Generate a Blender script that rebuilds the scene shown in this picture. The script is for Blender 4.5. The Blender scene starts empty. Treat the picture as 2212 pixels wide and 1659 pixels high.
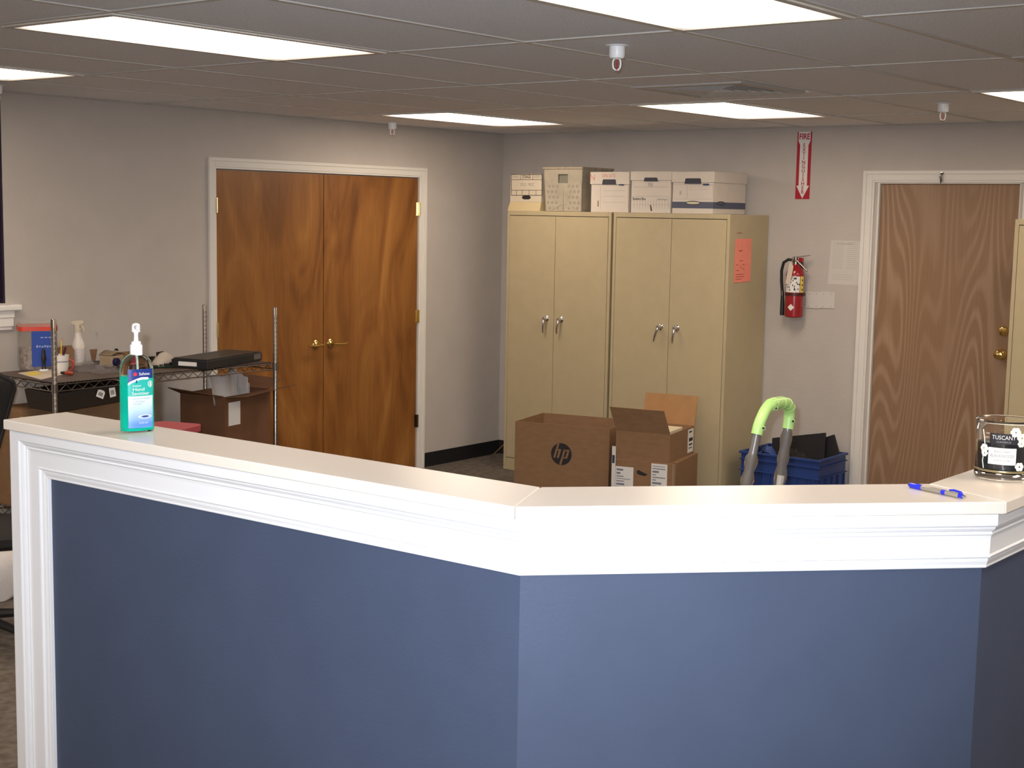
import bpy, bmesh, math, random
from mathutils import Vector, Matrix
random.seed(7)
sc = bpy.context.scene
COL = sc.collection
PI = math.pi

# ------------------------------------------------------------------ camera
FPX, YAW, PITCH, ROLL = 3082.6, math.radians(38.1477), math.radians(-6.8663), math.radians(1.0184)
CAM = Vector((-3.8844, -2.4159, 1.82))
XW, YW, H = 4.486, 4.278, 2.39            # right wall plane, left wall plane, ceiling height
fw = Vector((math.cos(PITCH)*math.cos(YAW), math.cos(PITCH)*math.sin(YAW), math.sin(PITCH)))
r0 = Vector((math.sin(YAW), -math.cos(YAW), 0)); u0 = r0.cross(fw)
rt = math.cos(ROLL)*r0 + math.sin(ROLL)*u0
up = -math.sin(ROLL)*r0 + math.cos(ROLL)*u0
cd = bpy.data.cameras.new('camera'); cam = bpy.data.objects.new('camera', cd); COL.objects.link(cam)
cd.sensor_fit = 'HORIZONTAL'; cd.sensor_width = 36; cd.lens = FPX/2212*36; cd.clip_start = .02
M = Matrix((rt, up, -fw)).transposed().to_4x4(); M.translation = CAM; cam.matrix_world = M
sc.camera = cam

# ------------------------------------------------------------------ light and exposure
sc.view_settings.view_transform = 'Standard'; sc.view_settings.look = 'None'
sc.view_settings.gamma = 1; sc.view_settings.use_curve_mapping = False
sc.view_settings.exposure = 2.30
sc.cycles.use_denoising = True
w = bpy.data.worlds.new('world'); sc.world = w; w.use_nodes = True
w.node_tree.nodes['Background'].inputs[0].default_value = (.5, .5, .55, 1)
w.node_tree.nodes['Background'].inputs[1].default_value = .02
PANEL_E, PANEL_C = 2.65, (1.0, .83, .655)   # the ceiling troffers
FLASH_W, FLASH_C = 125.0, (.86, .92, 1.0)  # the camera's own flash
ld = bpy.data.lights.new('camera_flash', 'SPOT'); ld.energy = FLASH_W; ld.color = FLASH_C
ld.spot_size = math.radians(66); ld.spot_blend = 1.0; ld.shadow_soft_size = .012
fl = bpy.data.objects.new('camera_flash', ld); COL.objects.link(fl)
Mf = M.copy(); Mf.translation = CAM - rt*.035 + up*.04; fl.matrix_world = Mf

# ------------------------------------------------------------------ helpers
def ray(x, y): return fw + rt*((x-1106)/FPX) + up*((829.5-y)/FPX)
def px(x, y, ax, val):
    """the point of the plane (axis ax = val) seen at pixel x, y"""
    d = ray(x, y); return CAM + d*((val-CAM[ax])/d[ax])
def onp(x, y, P, n):
    d = ray(x, y); n = Vector(n); return CAM + d*((Vector(P)-CAM).dot(n)/d.dot(n))
V = Vector

class MB:
    def __init__(s): s.v = []; s.f = []; s.sm = []
    def add(s, vs, fs, smooth=False):
        o = len(s.v); s.v += [V(a) for a in vs]; s.f += [tuple(i+o for i in f) for f in fs]; s.sm += [smooth]*len(fs); return s
    def box(s, a, b):
        x0, y0, z0 = [min(p, q) for p, q in zip(a, b)]; x1, y1, z1 = [max(p, q) for p, q in zip(a, b)]
        return s.hexa([(x0,y0,z0),(x1,y0,z0),(x1,y1,z0),(x0,y1,z0)], [(x0,y0,z1),(x1,y0,z1),(x1,y1,z1),(x0,y1,z1)])
    def hexa(s, lo, hi):
        return s.add(list(lo)+list(hi), [(3,2,1,0),(4,5,6,7),(0,1,5,4),(1,2,6,5),(2,3,7,6),(3,0,4,7)])
    def prism(s, poly, o, u, v, n, t0, t1):
        """polygon (a, b) in the plane o + a u + b v, thick from t0 to t1 along n"""
        o, u, v, n = V(o), V(u), V(v), V(n); k = len(poly)
        A = [o+u*a+v*b+n*t0 for a, b in poly]; B = [o+u*a+v*b+n*t1 for a, b in poly]
        return s.add(A+B, [tuple(range(k-1, -1, -1)), tuple(range(k, 2*k))] + [(i, (i+1) % k, (i+1) % k+k, i+k) for i in range(k)])
    def tube(s, pts, r, n=10, caps=True, closed=False):
        pts = [V(p) for p in pts]; K = len(pts); rs = r if isinstance(r, (list, tuple)) else [r]*K
        vs = []; prev = None
        for i, p in enumerate(pts):
            t = (pts[(i+1) % K]-pts[i-1]) if closed else (pts[min(i+1, K-1)]-pts[max(i-1, 0)])
            t.normalize()
            if prev is None:
                a = V((0, 0, 1)) if abs(t.z) < .9 else V((1, 0, 0)); prev = t.cross(a).normalized()
            prev = (prev-t*prev.dot(t)).normalized(); q = t.cross(prev)
            vs += [p+(prev*math.cos(2*PI*j/n)+q*math.sin(2*PI*j/n))*rs[i] for j in range(n)]
        fs = []
        for i in range(K if closed else K-1):
            a = i*n; b = ((i+1) % K)*n
            fs += [(a+j, a+(j+1) % n, b+(j+1) % n, b+j) for j in range(n)]
        s.add(vs, fs, True)
        if caps and not closed:
            s.add(vs[:n], [tuple(range(n-1, -1, -1))]); s.add(vs[-n:], [tuple(range(n))])
        return s
    def lathe(s, prof, o=(0,0,0), n=24, ax=(0,0,1), sx=1, sy=1, caps=True, smooth=True):
        o = V(o); z = V(ax).normalized(); a = V((1,0,0)) if abs(z.x) < .9 else V((0,1,0))
        if abs(z.z) > .99: x = V((1,0,0)); y = V((0,1,0))
        else: x = z.cross(a).normalized(); y = z.cross(x)
        vs = []
        for r, h in prof:
            vs += [o+z*h+x*(r*sx*math.cos(2*PI*j/n))+y*(r*sy*math.sin(2*PI*j/n)) for j in range(n)]
        fs = []
        for i in range(len(prof)-1): fs += [(i*n+j, i*n+(j+1) % n, (i+1)*n+(j+1) % n, (i+1)*n+j) for j in range(n)]
        s.add(vs, fs, smooth)
        if caps:
            if prof[0][0] > 1e-5: s.add(vs[:n], [tuple(range(n-1, -1, -1))])
            if prof[-1][0] > 1e-5: s.add(vs[-n:], [tuple(range(n))])
        return s
    def grid(s, fn, nu, nv, smooth=True):
        vs = [fn(i/nu, j/nv) for i in range(nu+1) for j in range(nv+1)]
        return s.add(vs, [(i*(nv+1)+j, (i+1)*(nv+1)+j, (i+1)*(nv+1)+j+1, i*(nv+1)+j+1) for i in range(nu) for j in range(nv)], smooth)

def link(name, data, parent=None):
    o = bpy.data.objects.new(name, data); COL.objects.link(o); o.parent = parent; return o
def tag(o, label=None, cat=None, group=None, kind=None):
    if label: o['label'] = label
    if cat: o['category'] = cat
    if group: o['group'] = group
    if kind: o['kind'] = kind
    return o
def rootmat(o):
    m = Matrix.Identity(4)
    while o is not None: m = o.matrix_basis @ m; o = o.parent
    return m
def thing(name, label, cat, loc=(0,0,0), rz=0, group=None):
    o = link(name, None); o.location = loc; o.rotation_euler = (0, 0, rz); o.empty_display_size = .05
    return tag(o, label, cat, group)
def mesh(name, mb, m):
    me = bpy.data.meshes.new(name); me.from_pydata([tuple(v) for v in mb.v], [], mb.f)
    bm = bmesh.new(); bm.from_mesh(me)
    bmesh.ops.recalc_face_normals(bm, faces=bm.faces); bm.to_mesh(me); bm.free()
    for p, q in zip(me.polygons, mb.sm): p.use_smooth = q
    if m: me.materials.append(m)
    if any(mb.sm): me.set_sharp_from_angle(angle=.65)
    me.update(); return me
def part(name, mb, m, parent=None, bev=0, W=True, label=None, solid=0):
    """one mesh object; with W the vertices are world coordinates"""
    if W and parent is not None:
        inv = rootmat(parent).inverted(); mb.v = [inv @ v for v in mb.v]
    o = link(name, mesh(name, mb, m), parent)
    if solid:
        k = o.modifiers.new('solid', 'SOLIDIFY'); k.thickness = solid; k.offset = 0
    if bev:
        k = o.modifiers.new('bevel', 'BEVEL'); k.width = bev; k.segments = 2; k.limit_method = 'ANGLE'; k.angle_limit = .6
        for p in o.data.polygons: p.use_smooth = False
    if label: o['label'] = label
    return o
def text(name, s, m, parent, o, u, v, size, width=None, align='CENTER', ext=.0004, off=.0006, label=None, fn=None, bold=0):
    """lettering as thin solid letters lying on the plane o, u (reading direction), v (up)"""
    cu = bpy.data.curves.new('t', 'FONT'); cu.body = s; cu.size = size; cu.align_x = align; cu.align_y = 'CENTER'
    cu.extrude = ext; cu.resolution_u = 3; cu.offset = bold*size
    tmp = bpy.data.objects.new('t', cu); COL.objects.link(tmp)
    bpy.context.view_layer.update()
    me = bpy.data.meshes.new_from_object(tmp.evaluated_get(bpy.context.evaluated_depsgraph_get()))
    bpy.data.objects.remove(tmp); bpy.data.curves.remove(cu)
    xs = [a.co.x for a in me.vertices]; k = 1
    if width and xs: k = width/max(1e-6, max(xs)-min(xs))
    o, u, v = V(o), V(u), V(v); n = u.cross(v)
    inv = rootmat(parent).inverted() if parent is not None else Matrix.Identity(4)
    for a in me.vertices:
        c = a.co
        P = fn(c.x*k, c.y, off+c.z) if fn else o+u*(c.x*k)+v*c.y+n*(off+c.z)
        a.co = inv @ P
    me.materials.clear(); me.materials.append(m); me.name = name
    ob = link(name, me, parent)
    if label: ob['label'] = label
    return ob
def rect(a0, b0, a1, b1): return [(a0,b0),(a1,b0),(a1,b1),(a0,b1)]
def circ(r, n=24, cx=0, cy=0, sx=1, sy=1): return [(cx+r*sx*math.cos(2*PI*i/n), cy+r*sy*math.sin(2*PI*i/n)) for i in range(n)]
def frame(mb, a0, b0, a1, b1, t, o, u, v, n, t0, t1):
    for q in (rect(a0,b0,a1,b0+t), rect(a0,b1-t,a1,b1), rect(a0,b0+t,a0+t,b1-t), rect(a1-t,b0+t,a1,b1-t)): mb.prism(q, o, u, v, n, t0, t1)
    return mb

# ------------------------------------------------------------------ materials
def srgb(r, g, b):
    f = lambda c: (c/255/12.92 if c/255 <= .04045 else ((c/255+.055)/1.055)**2.4)
    return (f(r), f(g), f(b), 1)
def mat(name, col, rough=.6, metal=0, var=0, vscale=30, bump=0, bscale=200, spec=.5, coat=0, trans=0, ior=1.45, alpha=1, col2=None, stretch=(1,1,1), detail=4):
    m = bpy.data.materials.new(name); m.use_nodes = True; nt = m.node_tree; b = nt.nodes['Principled BSDF']
    b.inputs['Base Color'].default_value = col; b.inputs['Roughness'].default_value = rough; b.inputs['Metallic'].default_value = metal
    b.inputs['Specular IOR Level'].default_value = spec; b.inputs['Coat Weight'].default_value = coat
    b.inputs['Transmission Weight'].default_value = trans; b.inputs['IOR'].default_value = ior; b.inputs['Alpha'].default_value = alpha
    tc = nt.nodes.new('ShaderNodeTexCoord'); mp = nt.nodes.new('ShaderNodeMapping'); mp.inputs['Scale'].default_value = stretch
    nt.links.new(tc.outputs['Object'], mp.inputs['Vector'])
    if var or col2:
        n = nt.nodes.new('ShaderNodeTexNoise'); n.inputs['Scale'].default_value = vscale; n.inputs['Detail'].default_value = detail
        r = nt.nodes.new('ShaderNodeValToRGB'); r.color_ramp.elements[0].position = .3; r.color_ramp.elements[1].position = .7
        c2 = col2 or tuple(min(1, c*(1+var)) for c in col[:3])+(1,)
        c1 = col if col2 else tuple(c*(1-var) for c in col[:3])+(1,)
        r.color_ramp.elements[0].color = c1; r.color_ramp.elements[1].color = c2
        nt.links.new(mp.outputs[0], n.inputs['Vector']); nt.links.new(n.outputs['Fac'], r.inputs['Fac']); nt.links.new(r.outputs['Color'], b.inputs['Base Color'])
    if bump:
        n = nt.nodes.new('ShaderNodeTexNoise'); n.inputs['Scale'].default_value = bscale; n.inputs['Detail'].default_value = 3
        q = nt.nodes.new('ShaderNodeBump'); q.inputs['Strength'].default_value = bump; q.inputs['Distance'].default_value = .004
        nt.links.new(tc.outputs['Object'], n.inputs['Vector']); nt.links.new(n.outputs['Fac'], q.inputs['Height']); nt.links.new(q.outputs['Normal'], b.inputs['Normal'])
    return m
def wood(name, cols, scale, dist, rough=.45, axis=(1,1,.12), streak=.5):
    """plywood: stretched noise bent by a larger one gives the figure, fine fibres on top"""
    m = bpy.data.materials.new(name); m.use_nodes = True; nt = m.node_tree; b = nt.nodes['Principled BSDF']; L = nt.links.new
    b.inputs['Roughness'].default_value = rough
    tc = nt.nodes.new('ShaderNodeTexCoord'); mp = nt.nodes.new('ShaderNodeMapping'); mp.inputs['Scale'].default_value = axis
    L(tc.outputs['Object'], mp.inputs['Vector'])
    n = nt.nodes.new('ShaderNodeTexNoise'); n.inputs['Scale'].default_value = scale; n.inputs['Detail'].default_value = 3; n.inputs['Distortion'].default_value = dist
    L(mp.outputs[0], n.inputs['Vector'])
    r = nt.nodes.new('ShaderNodeValToRGB'); e = r.color_ramp.elements
    e[0].position = .28; e[0].color = cols[0]; e[1].position = .75; e[1].color = cols[-1]
    for i, c in enumerate(cols[1:-1]): k = e.new(.28+.47*(i+1)/(len(cols)-1)); k.color = c
    L(n.outputs['Fac'], r.inputs['Fac'])
    mp2 = nt.nodes.new('ShaderNodeMapping'); mp2.inputs['Scale'].default_value = (1, 1, .03); L(tc.outputs['Object'], mp2.inputs['Vector'])
    n2 = nt.nodes.new('ShaderNodeTexNoise'); n2.inputs['Scale'].default_value = 160; n2.inputs['Detail'].default_value = 2; L(mp2.outputs[0], n2.inputs['Vector'])
    mr = nt.nodes.new('ShaderNodeMapRange'); mr.inputs['From Min'].default_value = .3; mr.inputs['From Max'].default_value = .7
    mr.inputs['To Min'].default_value = 1-.35*streak; mr.inputs['To Max'].default_value = 1+.25*streak; L(n2.outputs['Fac'], mr.inputs['Value'])
    mx = nt.nodes.new('ShaderNodeVectorMath'); mx.operation = 'SCALE'; L(r.outputs['Color'], mx.inputs[0]); L(mr.outputs[0], mx.inputs['Scale'])
    L(mx.outputs[0], b.inputs['Base Color'])
    return m
def ringwood(name, c1, c2, rough=.5):
    """rotary-cut plywood with cathedral figure: noise contour lines, long in z"""
    m = bpy.data.materials.new(name); m.use_nodes = True; nt = m.node_tree; b = nt.nodes['Principled BSDF']; L = nt.links.new
    b.inputs['Roughness'].default_value = rough
    tc = nt.nodes.new('ShaderNodeTexCoord'); mp = nt.nodes.new('ShaderNodeMapping'); mp.inputs['Scale'].default_value = (1, 1, .13)
    L(tc.outputs['Object'], mp.inputs['Vector'])
    n = nt.nodes.new('ShaderNodeTexNoise'); n.inputs['Scale'].default_value = 3.0; n.inputs['Detail'].default_value = .6; n.inputs['Distortion'].default_value = .0
    L(mp.outputs[0], n.inputs['Vector'])
    k = nt.nodes.new('ShaderNodeMath'); k.operation = 'MULTIPLY'; k.inputs[1].default_value = 175; L(n.outputs['Fac'], k.inputs[0])
    s = nt.nodes.new('ShaderNodeMath'); s.operation = 'SINE'; L(k.outputs[0], s.inputs[0])
    mr = nt.nodes.new('ShaderNodeMapRange'); mr.inputs['From Min'].default_value = -.2; mr.inputs['From Max'].default_value = 1; L(s.outputs[0], mr.inputs['Value'])
    n3 = nt.nodes.new('ShaderNodeTexNoise'); n3.inputs['Scale'].default_value = 2.2; L(mp.outputs[0], n3.inputs['Vector'])
    g = nt.nodes.new('ShaderNodeMath'); g.operation = 'MULTIPLY'; L(mr.outputs[0], g.inputs[0])
    mr3 = nt.nodes.new('ShaderNodeMapRange'); mr3.inputs['From Min'].default_value = .30; mr3.inputs['From Max'].default_value = .62; L(n3.outputs['Fac'], mr3.inputs['Value']); L(mr3.outputs[0], g.inputs[1])
    mix = nt.nodes.new('ShaderNodeMix'); mix.data_type = 'RGBA'; mix.inputs['A'].default_value = c1; mix.inputs['B'].default_value = c2; L(g.outputs[0], mix.inputs['Factor'])
    mp2 = nt.nodes.new('ShaderNodeMapping'); mp2.inputs['Scale'].default_value = (1, 1, .03); L(tc.outputs['Object'], mp2.inputs['Vector'])
    n2 = nt.nodes.new('ShaderNodeTexNoise'); n2.inputs['Scale'].default_value = 140; L(mp2.outputs[0], n2.inputs['Vector'])
    r2 = nt.nodes.new('ShaderNodeMapRange'); r2.inputs['To Min'].default_value = .82; r2.inputs['To Max'].default_value = 1.18; L(n2.outputs['Fac'], r2.inputs['Value'])
    mx = nt.nodes.new('ShaderNodeVectorMath'); mx.operation = 'SCALE'; L(mix.outputs['Result'], mx.inputs[0]); L(r2.outputs[0], mx.inputs['Scale'])
    L(mx.outputs[0], b.inputs['Base Color'])
    return m
def glow(name, col, e):
    m = bpy.data.materials.new(name); m.use_nodes = True; b = m.node_tree.nodes['Principled BSDF']; nt = m.node_tree; L = nt.links.new
    b.inputs['Base Color'].default_value = (.8,.8,.78,1); b.inputs['Emission Color'].default_value = col+(1,); b.inputs['Emission Strength'].default_value = e
    # a troffer lens gives less light towards its two short ends, where the tubes stop
    tc = nt.nodes.new('ShaderNodeTexCoord'); sx = nt.nodes.new('ShaderNodeSeparateXYZ'); L(tc.outputs['Object'], sx.inputs[0])
    a = nt.nodes.new('ShaderNodeMath'); a.operation = 'ABSOLUTE'; L(sx.outputs['X'], a.inputs[0])
    mr = nt.nodes.new('ShaderNodeMapRange'); mr.interpolation_type = 'SMOOTHSTEP'; mr.inputs['From Min'].default_value = .40; mr.inputs['From Max'].default_value = .59
    mr.inputs['To Min'].default_value = e; mr.inputs['To Max'].default_value = e*.11; L(a.outputs[0], mr.inputs['Value'])
    a2 = nt.nodes.new('ShaderNodeMath'); a2.operation = 'ABSOLUTE'; L(sx.outputs['Y'], a2.inputs[0])
    m2 = nt.nodes.new('ShaderNodeMapRange'); m2.interpolation_type = 'SMOOTHSTEP'; m2.inputs['From Min'].default_value = .21; m2.inputs['From Max'].default_value = .275
    m2.inputs['To Min'].default_value = 1; m2.inputs['To Max'].default_value = .30; L(a2.outputs[0], m2.inputs['Value'])
    mu = nt.nodes.new('ShaderNodeMath'); mu.operation = 'MULTIPLY'; L(mr.outputs[0], mu.inputs[0]); L(m2.outputs[0], mu.inputs[1])
    L(mu.outputs[0], b.inputs['Emission Strength'])
    return m

M_wall = mat('painted_wall', (.505,.46,.42,1), .75, var=.03, vscale=6, bump=.35, bscale=90)
M_trim = mat('white_trim_paint', (.80,.78,.75,1), .35, bump=.04, bscale=60)
M_casing = mat('white_door_casing', (.74,.71,.66,1), .4, bump=.04, bscale=60)
M_tile = mat('ceiling_tile_fibre', (.86,.87,.91,1), .95, var=.10, vscale=140, bump=.6, bscale=260)
M_tee = mat('tee_enamel', (.62,.59,.55,1), .4)
M_carpet = mat('brown_carpet', (.138,.114,.096,1), .95, var=.35, vscale=25, bump=.8, bscale=500)
M_vinyl = mat('black_vinyl_base', (.012,.012,.014,1), .5)
M_navy = mat('navy_satin_paint', (.050,.067,.115,1), .5, var=.04, vscale=8, bump=.08, bscale=150)
M_white = mat('white_gloss_trim', (.77,.775,.80,1), .28, bump=.02, bscale=40)
M_cap = mat('cream_white_ledge', (.77,.705,.63,1), .22, bump=.02, bscale=40)
M_oak = wood('orange_lauan', [(.135,.046,.009,1),(.23,.086,.017,1),(.29,.118,.026,1),(.38,.17,.040,1)], 2.8, 2.2, .42, (1,1,.30), .35)
M_birch = ringwood('pink_brown_plywood', (.255,.148,.082,1), (.345,.220,.140,1))
M_brass = mat('polished_brass', (.78,.56,.20,1), .16, 1)
M_chrome = mat('chrome', (.72,.72,.74,1), .14, 1)
M_steel = mat('rack_chrome', (.30,.27,.25,1), .25, 1)
M_tan = mat('putty_enamel', (.45,.375,.235,1), .5, var=.03, vscale=10, bump=.12, bscale=240)
M_dark = mat('dark_gap', (.02,.016,.012,1), .8)
M_black = mat('black_plastic', (.016,.016,.018,1), .38)
M_mesh = mat('black_mesh_fabric', (.012,.010,.010,1), .8, bump=.5, bscale=600)
M_card = mat('cardboard', (.25,.14,.070,1), .85, var=.07, vscale=14, bump=.1, bscale=120, stretch=(1,1,3))
M_cardin = mat('cardboard_inside', (.37,.20,.085,1), .85, var=.07, vscale=14)
M_cream = mat('cream_box_board', (.60,.52,.40,1), .8, var=.03, vscale=10)
M_wbox = mat('white_box_board', (.61,.55,.48,1), .8, var=.03, vscale=12)
M_paper = mat('white_paper', (.75,.73,.70,1), .8)
M_ink = mat('black_ink', (.02,.017,.02,1), .7)
M_grey = mat('grey_ink', (.33,.31,.31,1), .8)
M_navyink = mat('navy_ink', (.03,.045,.12,1), .7)
M_red = mat('red_enamel', (.30,.010,.016,1), .22, coat=.4)
M_signred = mat('sign_red', (.42,.012,.03,1), .5)
M_pink = mat('salmon_paper', (.85,.27,.20,1), .8, var=.04, vscale=20)
M_yellow = mat('yellow_paper', (.80,.62,.12,1), .8)
M_blue = mat('blue_crate_plastic', (.016,.045,.19,1), .45, bump=.1, bscale=120)
M_lime = mat('lime_green_grip', (.44,.70,.23,1), .38)
M_white_pl = mat('white_plastic', (.85,.85,.86,1), .35)
M_bluepl = mat('blue_plastic', (.02,.03,.55,1), .25)

# ------------------------------------------------------------------ the room
X0, Y0 = -7.0, -6.0
def struct(name, mb, m, parent=None, bev=0):
    o = part(name, mb, m, parent, bev)
    if parent is None: o['kind'] = 'structure'
    return o
struct('floor', MB().box((X0-.2, Y0-.2, -.1), (XW+.2, YW+.2, 0)), M_carpet)
# wall openings: the double door and the dark window in the left wall, the plywood door in the right wall
DX0, DX1, DZ = 1.748, 3.550, 2.046
RY0, RY1 = .438, 1.316
WX0, WX1, WZ0, WZ1 = -.75, px(8, 500, 1, YW).x, 1.300, 2.385
wl = MB()
for a, b, c, d in ((X0-.15, WX0, 0, H+.3), (WX0, WX1, 0, WZ0), (WX0, WX1, WZ1, H+.3), (WX1, DX0, 0, H+.3), (DX0, DX1, DZ, H+.3), (DX1, XW+.15, 0, H+.3)):
    wl.box((a, YW, c), (b, YW+.14, d))
struct('wall_left', wl, M_wall)
wr = MB()
for a, b, c, d in ((Y0-.15, RY0, 0, H+.3), (RY0, RY1, DZ, H+.3), (RY1, YW, 0, H+.3)): wr.box((XW, a, c), (XW+.14, b, d))
struct('wall_right', wr, M_wall)
struct('wall_back', MB().box((X0-.15, Y0-.15, 0), (X0, YW, H+.3)), M_trim)
struct('wall_front', MB().box((X0, Y0-.15, 0), (XW, Y0, H+.3)), M_trim)
# ceiling: backing slab, suspended tee grid and 2 x 4 ft tiles
ceil = struct('ceiling', MB().box((X0, Y0, H+.10), (XW, YW, H+.16)), M_tile)
U, W2 = 1.2192, .6096
LIGHTS = [(u, v) for u in (-4, -1, 2) for v in (5, 2, -1, -4, -7)]     # cells (u..u+1, v..v+1) that hold a troffer
VENT = (1, 1)
tile_me = {}
for iu in range(-6, 4):
    for iv in range(-10, 8):
        if (iu, iv) in LIGHTS or (iu, iv) == VENT: continue
        a0, a1 = max(iu*U, X0), min((iu+1)*U, XW); b0, b1 = max(iv*W2, Y0), min((iv+1)*W2, YW)
        if a1-a0 < .03 or b1-b0 < .03: continue
        key = (round(a1-a0, 3), round(b1-b0, 3))
        if key not in tile_me:
            hx, hy = (a1-a0)/2-.004, (b1-b0)/2-.004; q = .012
            tile_me[key] = mesh('ceiling_tile', MB().hexa([(-hx+q,-hy+q,-.001),(hx-q,-hy+q,-.001),(hx-q,hy-q,-.001),(-hx+q,hy-q,-.001)], [(-hx+q,-hy+q,.014),(hx-q,-hy+q,.014),(hx-q,hy-q,.014),(-hx+q,hy-q,.014)]).box((-hx,-hy,.003), (hx,hy,.014)), M_tile)
        o = link('ceiling_tile', tile_me[key], ceil); o.location = ((a0+a1)/2, (b0+b1)/2, H+.002+random.uniform(0, .0015))
for iv in range(-9, 8):
    y = iv*W2
    if y < YW-.02: part('tee_rail', MB().box((X0, y-.0115, H-.0012), (XW, y+.0115, H+.0012)).box((X0, y-.002, H), (XW, y+.002, H+.035)), M_tee, ceil)
for iu in range(-5, 4):
    x = iu*U
    part('cross_tee', MB().box((x-.0115, Y0, H-.0018), (x+.0115, YW, H+.0006)).box((x-.002, Y0, H), (x+.002, YW, H+.03)), M_tee, ceil)
tr = struct('trim_1', MB().box((X0, YW-.022, H-.004), (XW, YW, H)).box((X0, YW-.0025, H-.024), (XW, YW, H-.004)), M_wall)
tr = struct('trim_2', MB().box((XW-.022, Y0, H-.004), (XW, YW-.022, H)).box((XW-.0025, Y0, H-.024), (XW, YW-.022, H-.004)), M_wall)
# black vinyl baseboards
struct('baseboard_left', MB().box((DX1+.075, YW-.006, 0), (XW, YW, .102)).box((X0, YW-.006, 0), (DX0-.06, YW, .102)), M_vinyl)
struct('baseboard_right', MB().box((XW-.006, RY1+.1, 0), (XW, YW-.006, .102)).box((XW-.006, Y0, 0), (XW, RY0-.1, .102)), M_vinyl)

# dark window with a white moulded stool and apron
wn = tag(link('window_1', None), kind='structure'); wn.location = (0, YW, WZ0)
M_glassdark = mat('dark_window_glass', (.010,.010,.020,1), .08)
part('window_pane', MB().box((WX0, YW+.045, WZ0), (WX1, YW+.055, WZ1)), M_glassdark, wn)
part('window_jamb', MB().box((WX1-.012, YW+.002, WZ0), (WX1-.0005, YW+.045, WZ1)), mat('dark_purple_jamb', (.018,.010,.028,1), .5), wn)
s0 = px(38, 672, 1, YW).x
part('window_sill', MB().box((WX0-.08, YW-.045, WZ0-.037), (s0, YW+.04, WZ0-.006)), M_trim, wn, bev=.006)
s1 = px(26, 690, 1, YW).x
part('window_apron', MB().box((WX0-.06, YW-.026, WZ0-.075), (s1, YW-.0005, WZ0-.037)).box((WX0-.06, YW-.020, WZ0-.122), (s1-.002, YW-.0005, WZ0-.075)).box((WX0-.05, YW-.014, WZ0-.14), (s1-.008, YW-.0005, WZ0-.122)), M_trim, wn, bev=.003)

def casing_v(mb, plane, c, s, a, wdt, z0, z1, hgt, t=.018):
    """moulded casing leg: plane 'y' lies on the left wall, 'x' on the right wall"""
    for q0, q1, th in ((0, .30, t), (.30, .82, t*.72), (.82, 1, t*.5)):
        lo, hi = a+s*wdt*q0, a+s*wdt*q1
        zq = z1-hgt*q0
        if plane == 'y': mb.box((lo, c-th, z0), (hi, c, zq))
        else: mb.box((c-th, lo, z0), (c, hi, zq))
    return mb
def casing_h(mb, plane, c, z, hgt, a0, a1, t=.018, w0=.06, w1=.06):
    for q0, q1, th in ((0, .30, t), (.30, .82, t*.72), (.82, 1, t*.5)):
        i0, i1 = w0*q1, w1*q1
        if plane == 'y': mb.box((a0+i0, c-th, z-hgt*q1), (a1-i1, c, z-hgt*q0))
        else: mb.box((c-th, a0+i0, z-hgt*q1), (c, a1-i1, z-hgt*q0))
    return mb
# double closet door
d1 = tag(link('door_1', None), kind='structure'); d1.location = ((DX0+DX1)/2, YW, 0)
part('door_casing', casing_v(MB(), 'y', YW-.0005, 1, 1.690, .058, 0, 2.112, .066), M_casing, d1, bev=.0015)
part('door_casing', casing_v(MB(), 'y', YW-.0005, -1, 3.622, .068, 0, 2.112, .066), M_casing, d1, bev=.0015)
part('door_casing', casing_h(MB(), 'y', YW-.0005, 2.112, .066, 1.690, 3.622, w0=.058, w1=.068), M_casing, d1, bev=.0015)
part('door_stop', MB().box((DX0, YW+.045, 0), (DX0+.02, YW+.13, DZ-.001)).box((DX1-.02, YW+.045, 0), (DX1, YW+.13, DZ-.001)).box((DX0, YW+.045, DZ-.022), (DX1, YW+.13, DZ-.002)), M_casing, d1)
part('closet_back', MB().box((DX0+.02, YW+.12, 0), (DX1-.02, YW+.135, DZ-.03)), M_dark, d1)
DM = 2.6435
lever_z = .945
for k, (a, b) in enumerate(((DX0+.004, DM-.003), (DM+.003, DX1-.004))):
    lf = part('door_leaf', MB().box((a, YW+.003, .012), (b, YW+.040, DZ-.006)), M_oak, d1, bev=.0015)
    hx = DM-.066 if k == 0 else DM+.066
    mb = MB().lathe([(.031, 0), (.031, .004), (.026, .009), (.014, .012), (.011, .014)], (hx, YW+.003, lever_z), 20, (0,-1,0))
    mb.lathe([(.010, .012), (.010, .05)], (hx, YW+.003, lever_z), 12, (0,-1,0))
    s = 1 if k == 1 else -1
    # left leaf's lever hangs short towards its edge, right leaf's lever points away from the edge
    mb.tube([(hx-.012*s, YW-.045, lever_z), (hx+.02*s, YW-.047, lever_z-.002), (hx+.06*s, YW-.047, lever_z-.004), (hx+.105*s, YW-.045, lever_z-.001)], [.0095, .009, .0075, .006], 10)
    part('lever_handle', mb, M_brass, lf)
    for hz in (1.83, 1.085, .345):
        ex = a if k == 0 else b; sg = 1 if k == 0 else -1
        hb = MB().tube([(ex-sg*.002, YW-.014, hz-.045), (ex-sg*.002, YW-.014, hz+.045)], .0065, 10)
        hb.box((ex-sg*.004, YW-.0105, hz-.044), (ex+sg*.003, YW+.001, hz+.044)).box((ex-sg*.004, YW+.003, hz-.044), (ex+sg*.014, YW+.001, hz+.044))
        part('hinge', hb, M_brass if (k, hz) != (1, .345) else mat('dull_bronze', (.13,.09,.06,1), .4, 1), lf)

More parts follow.
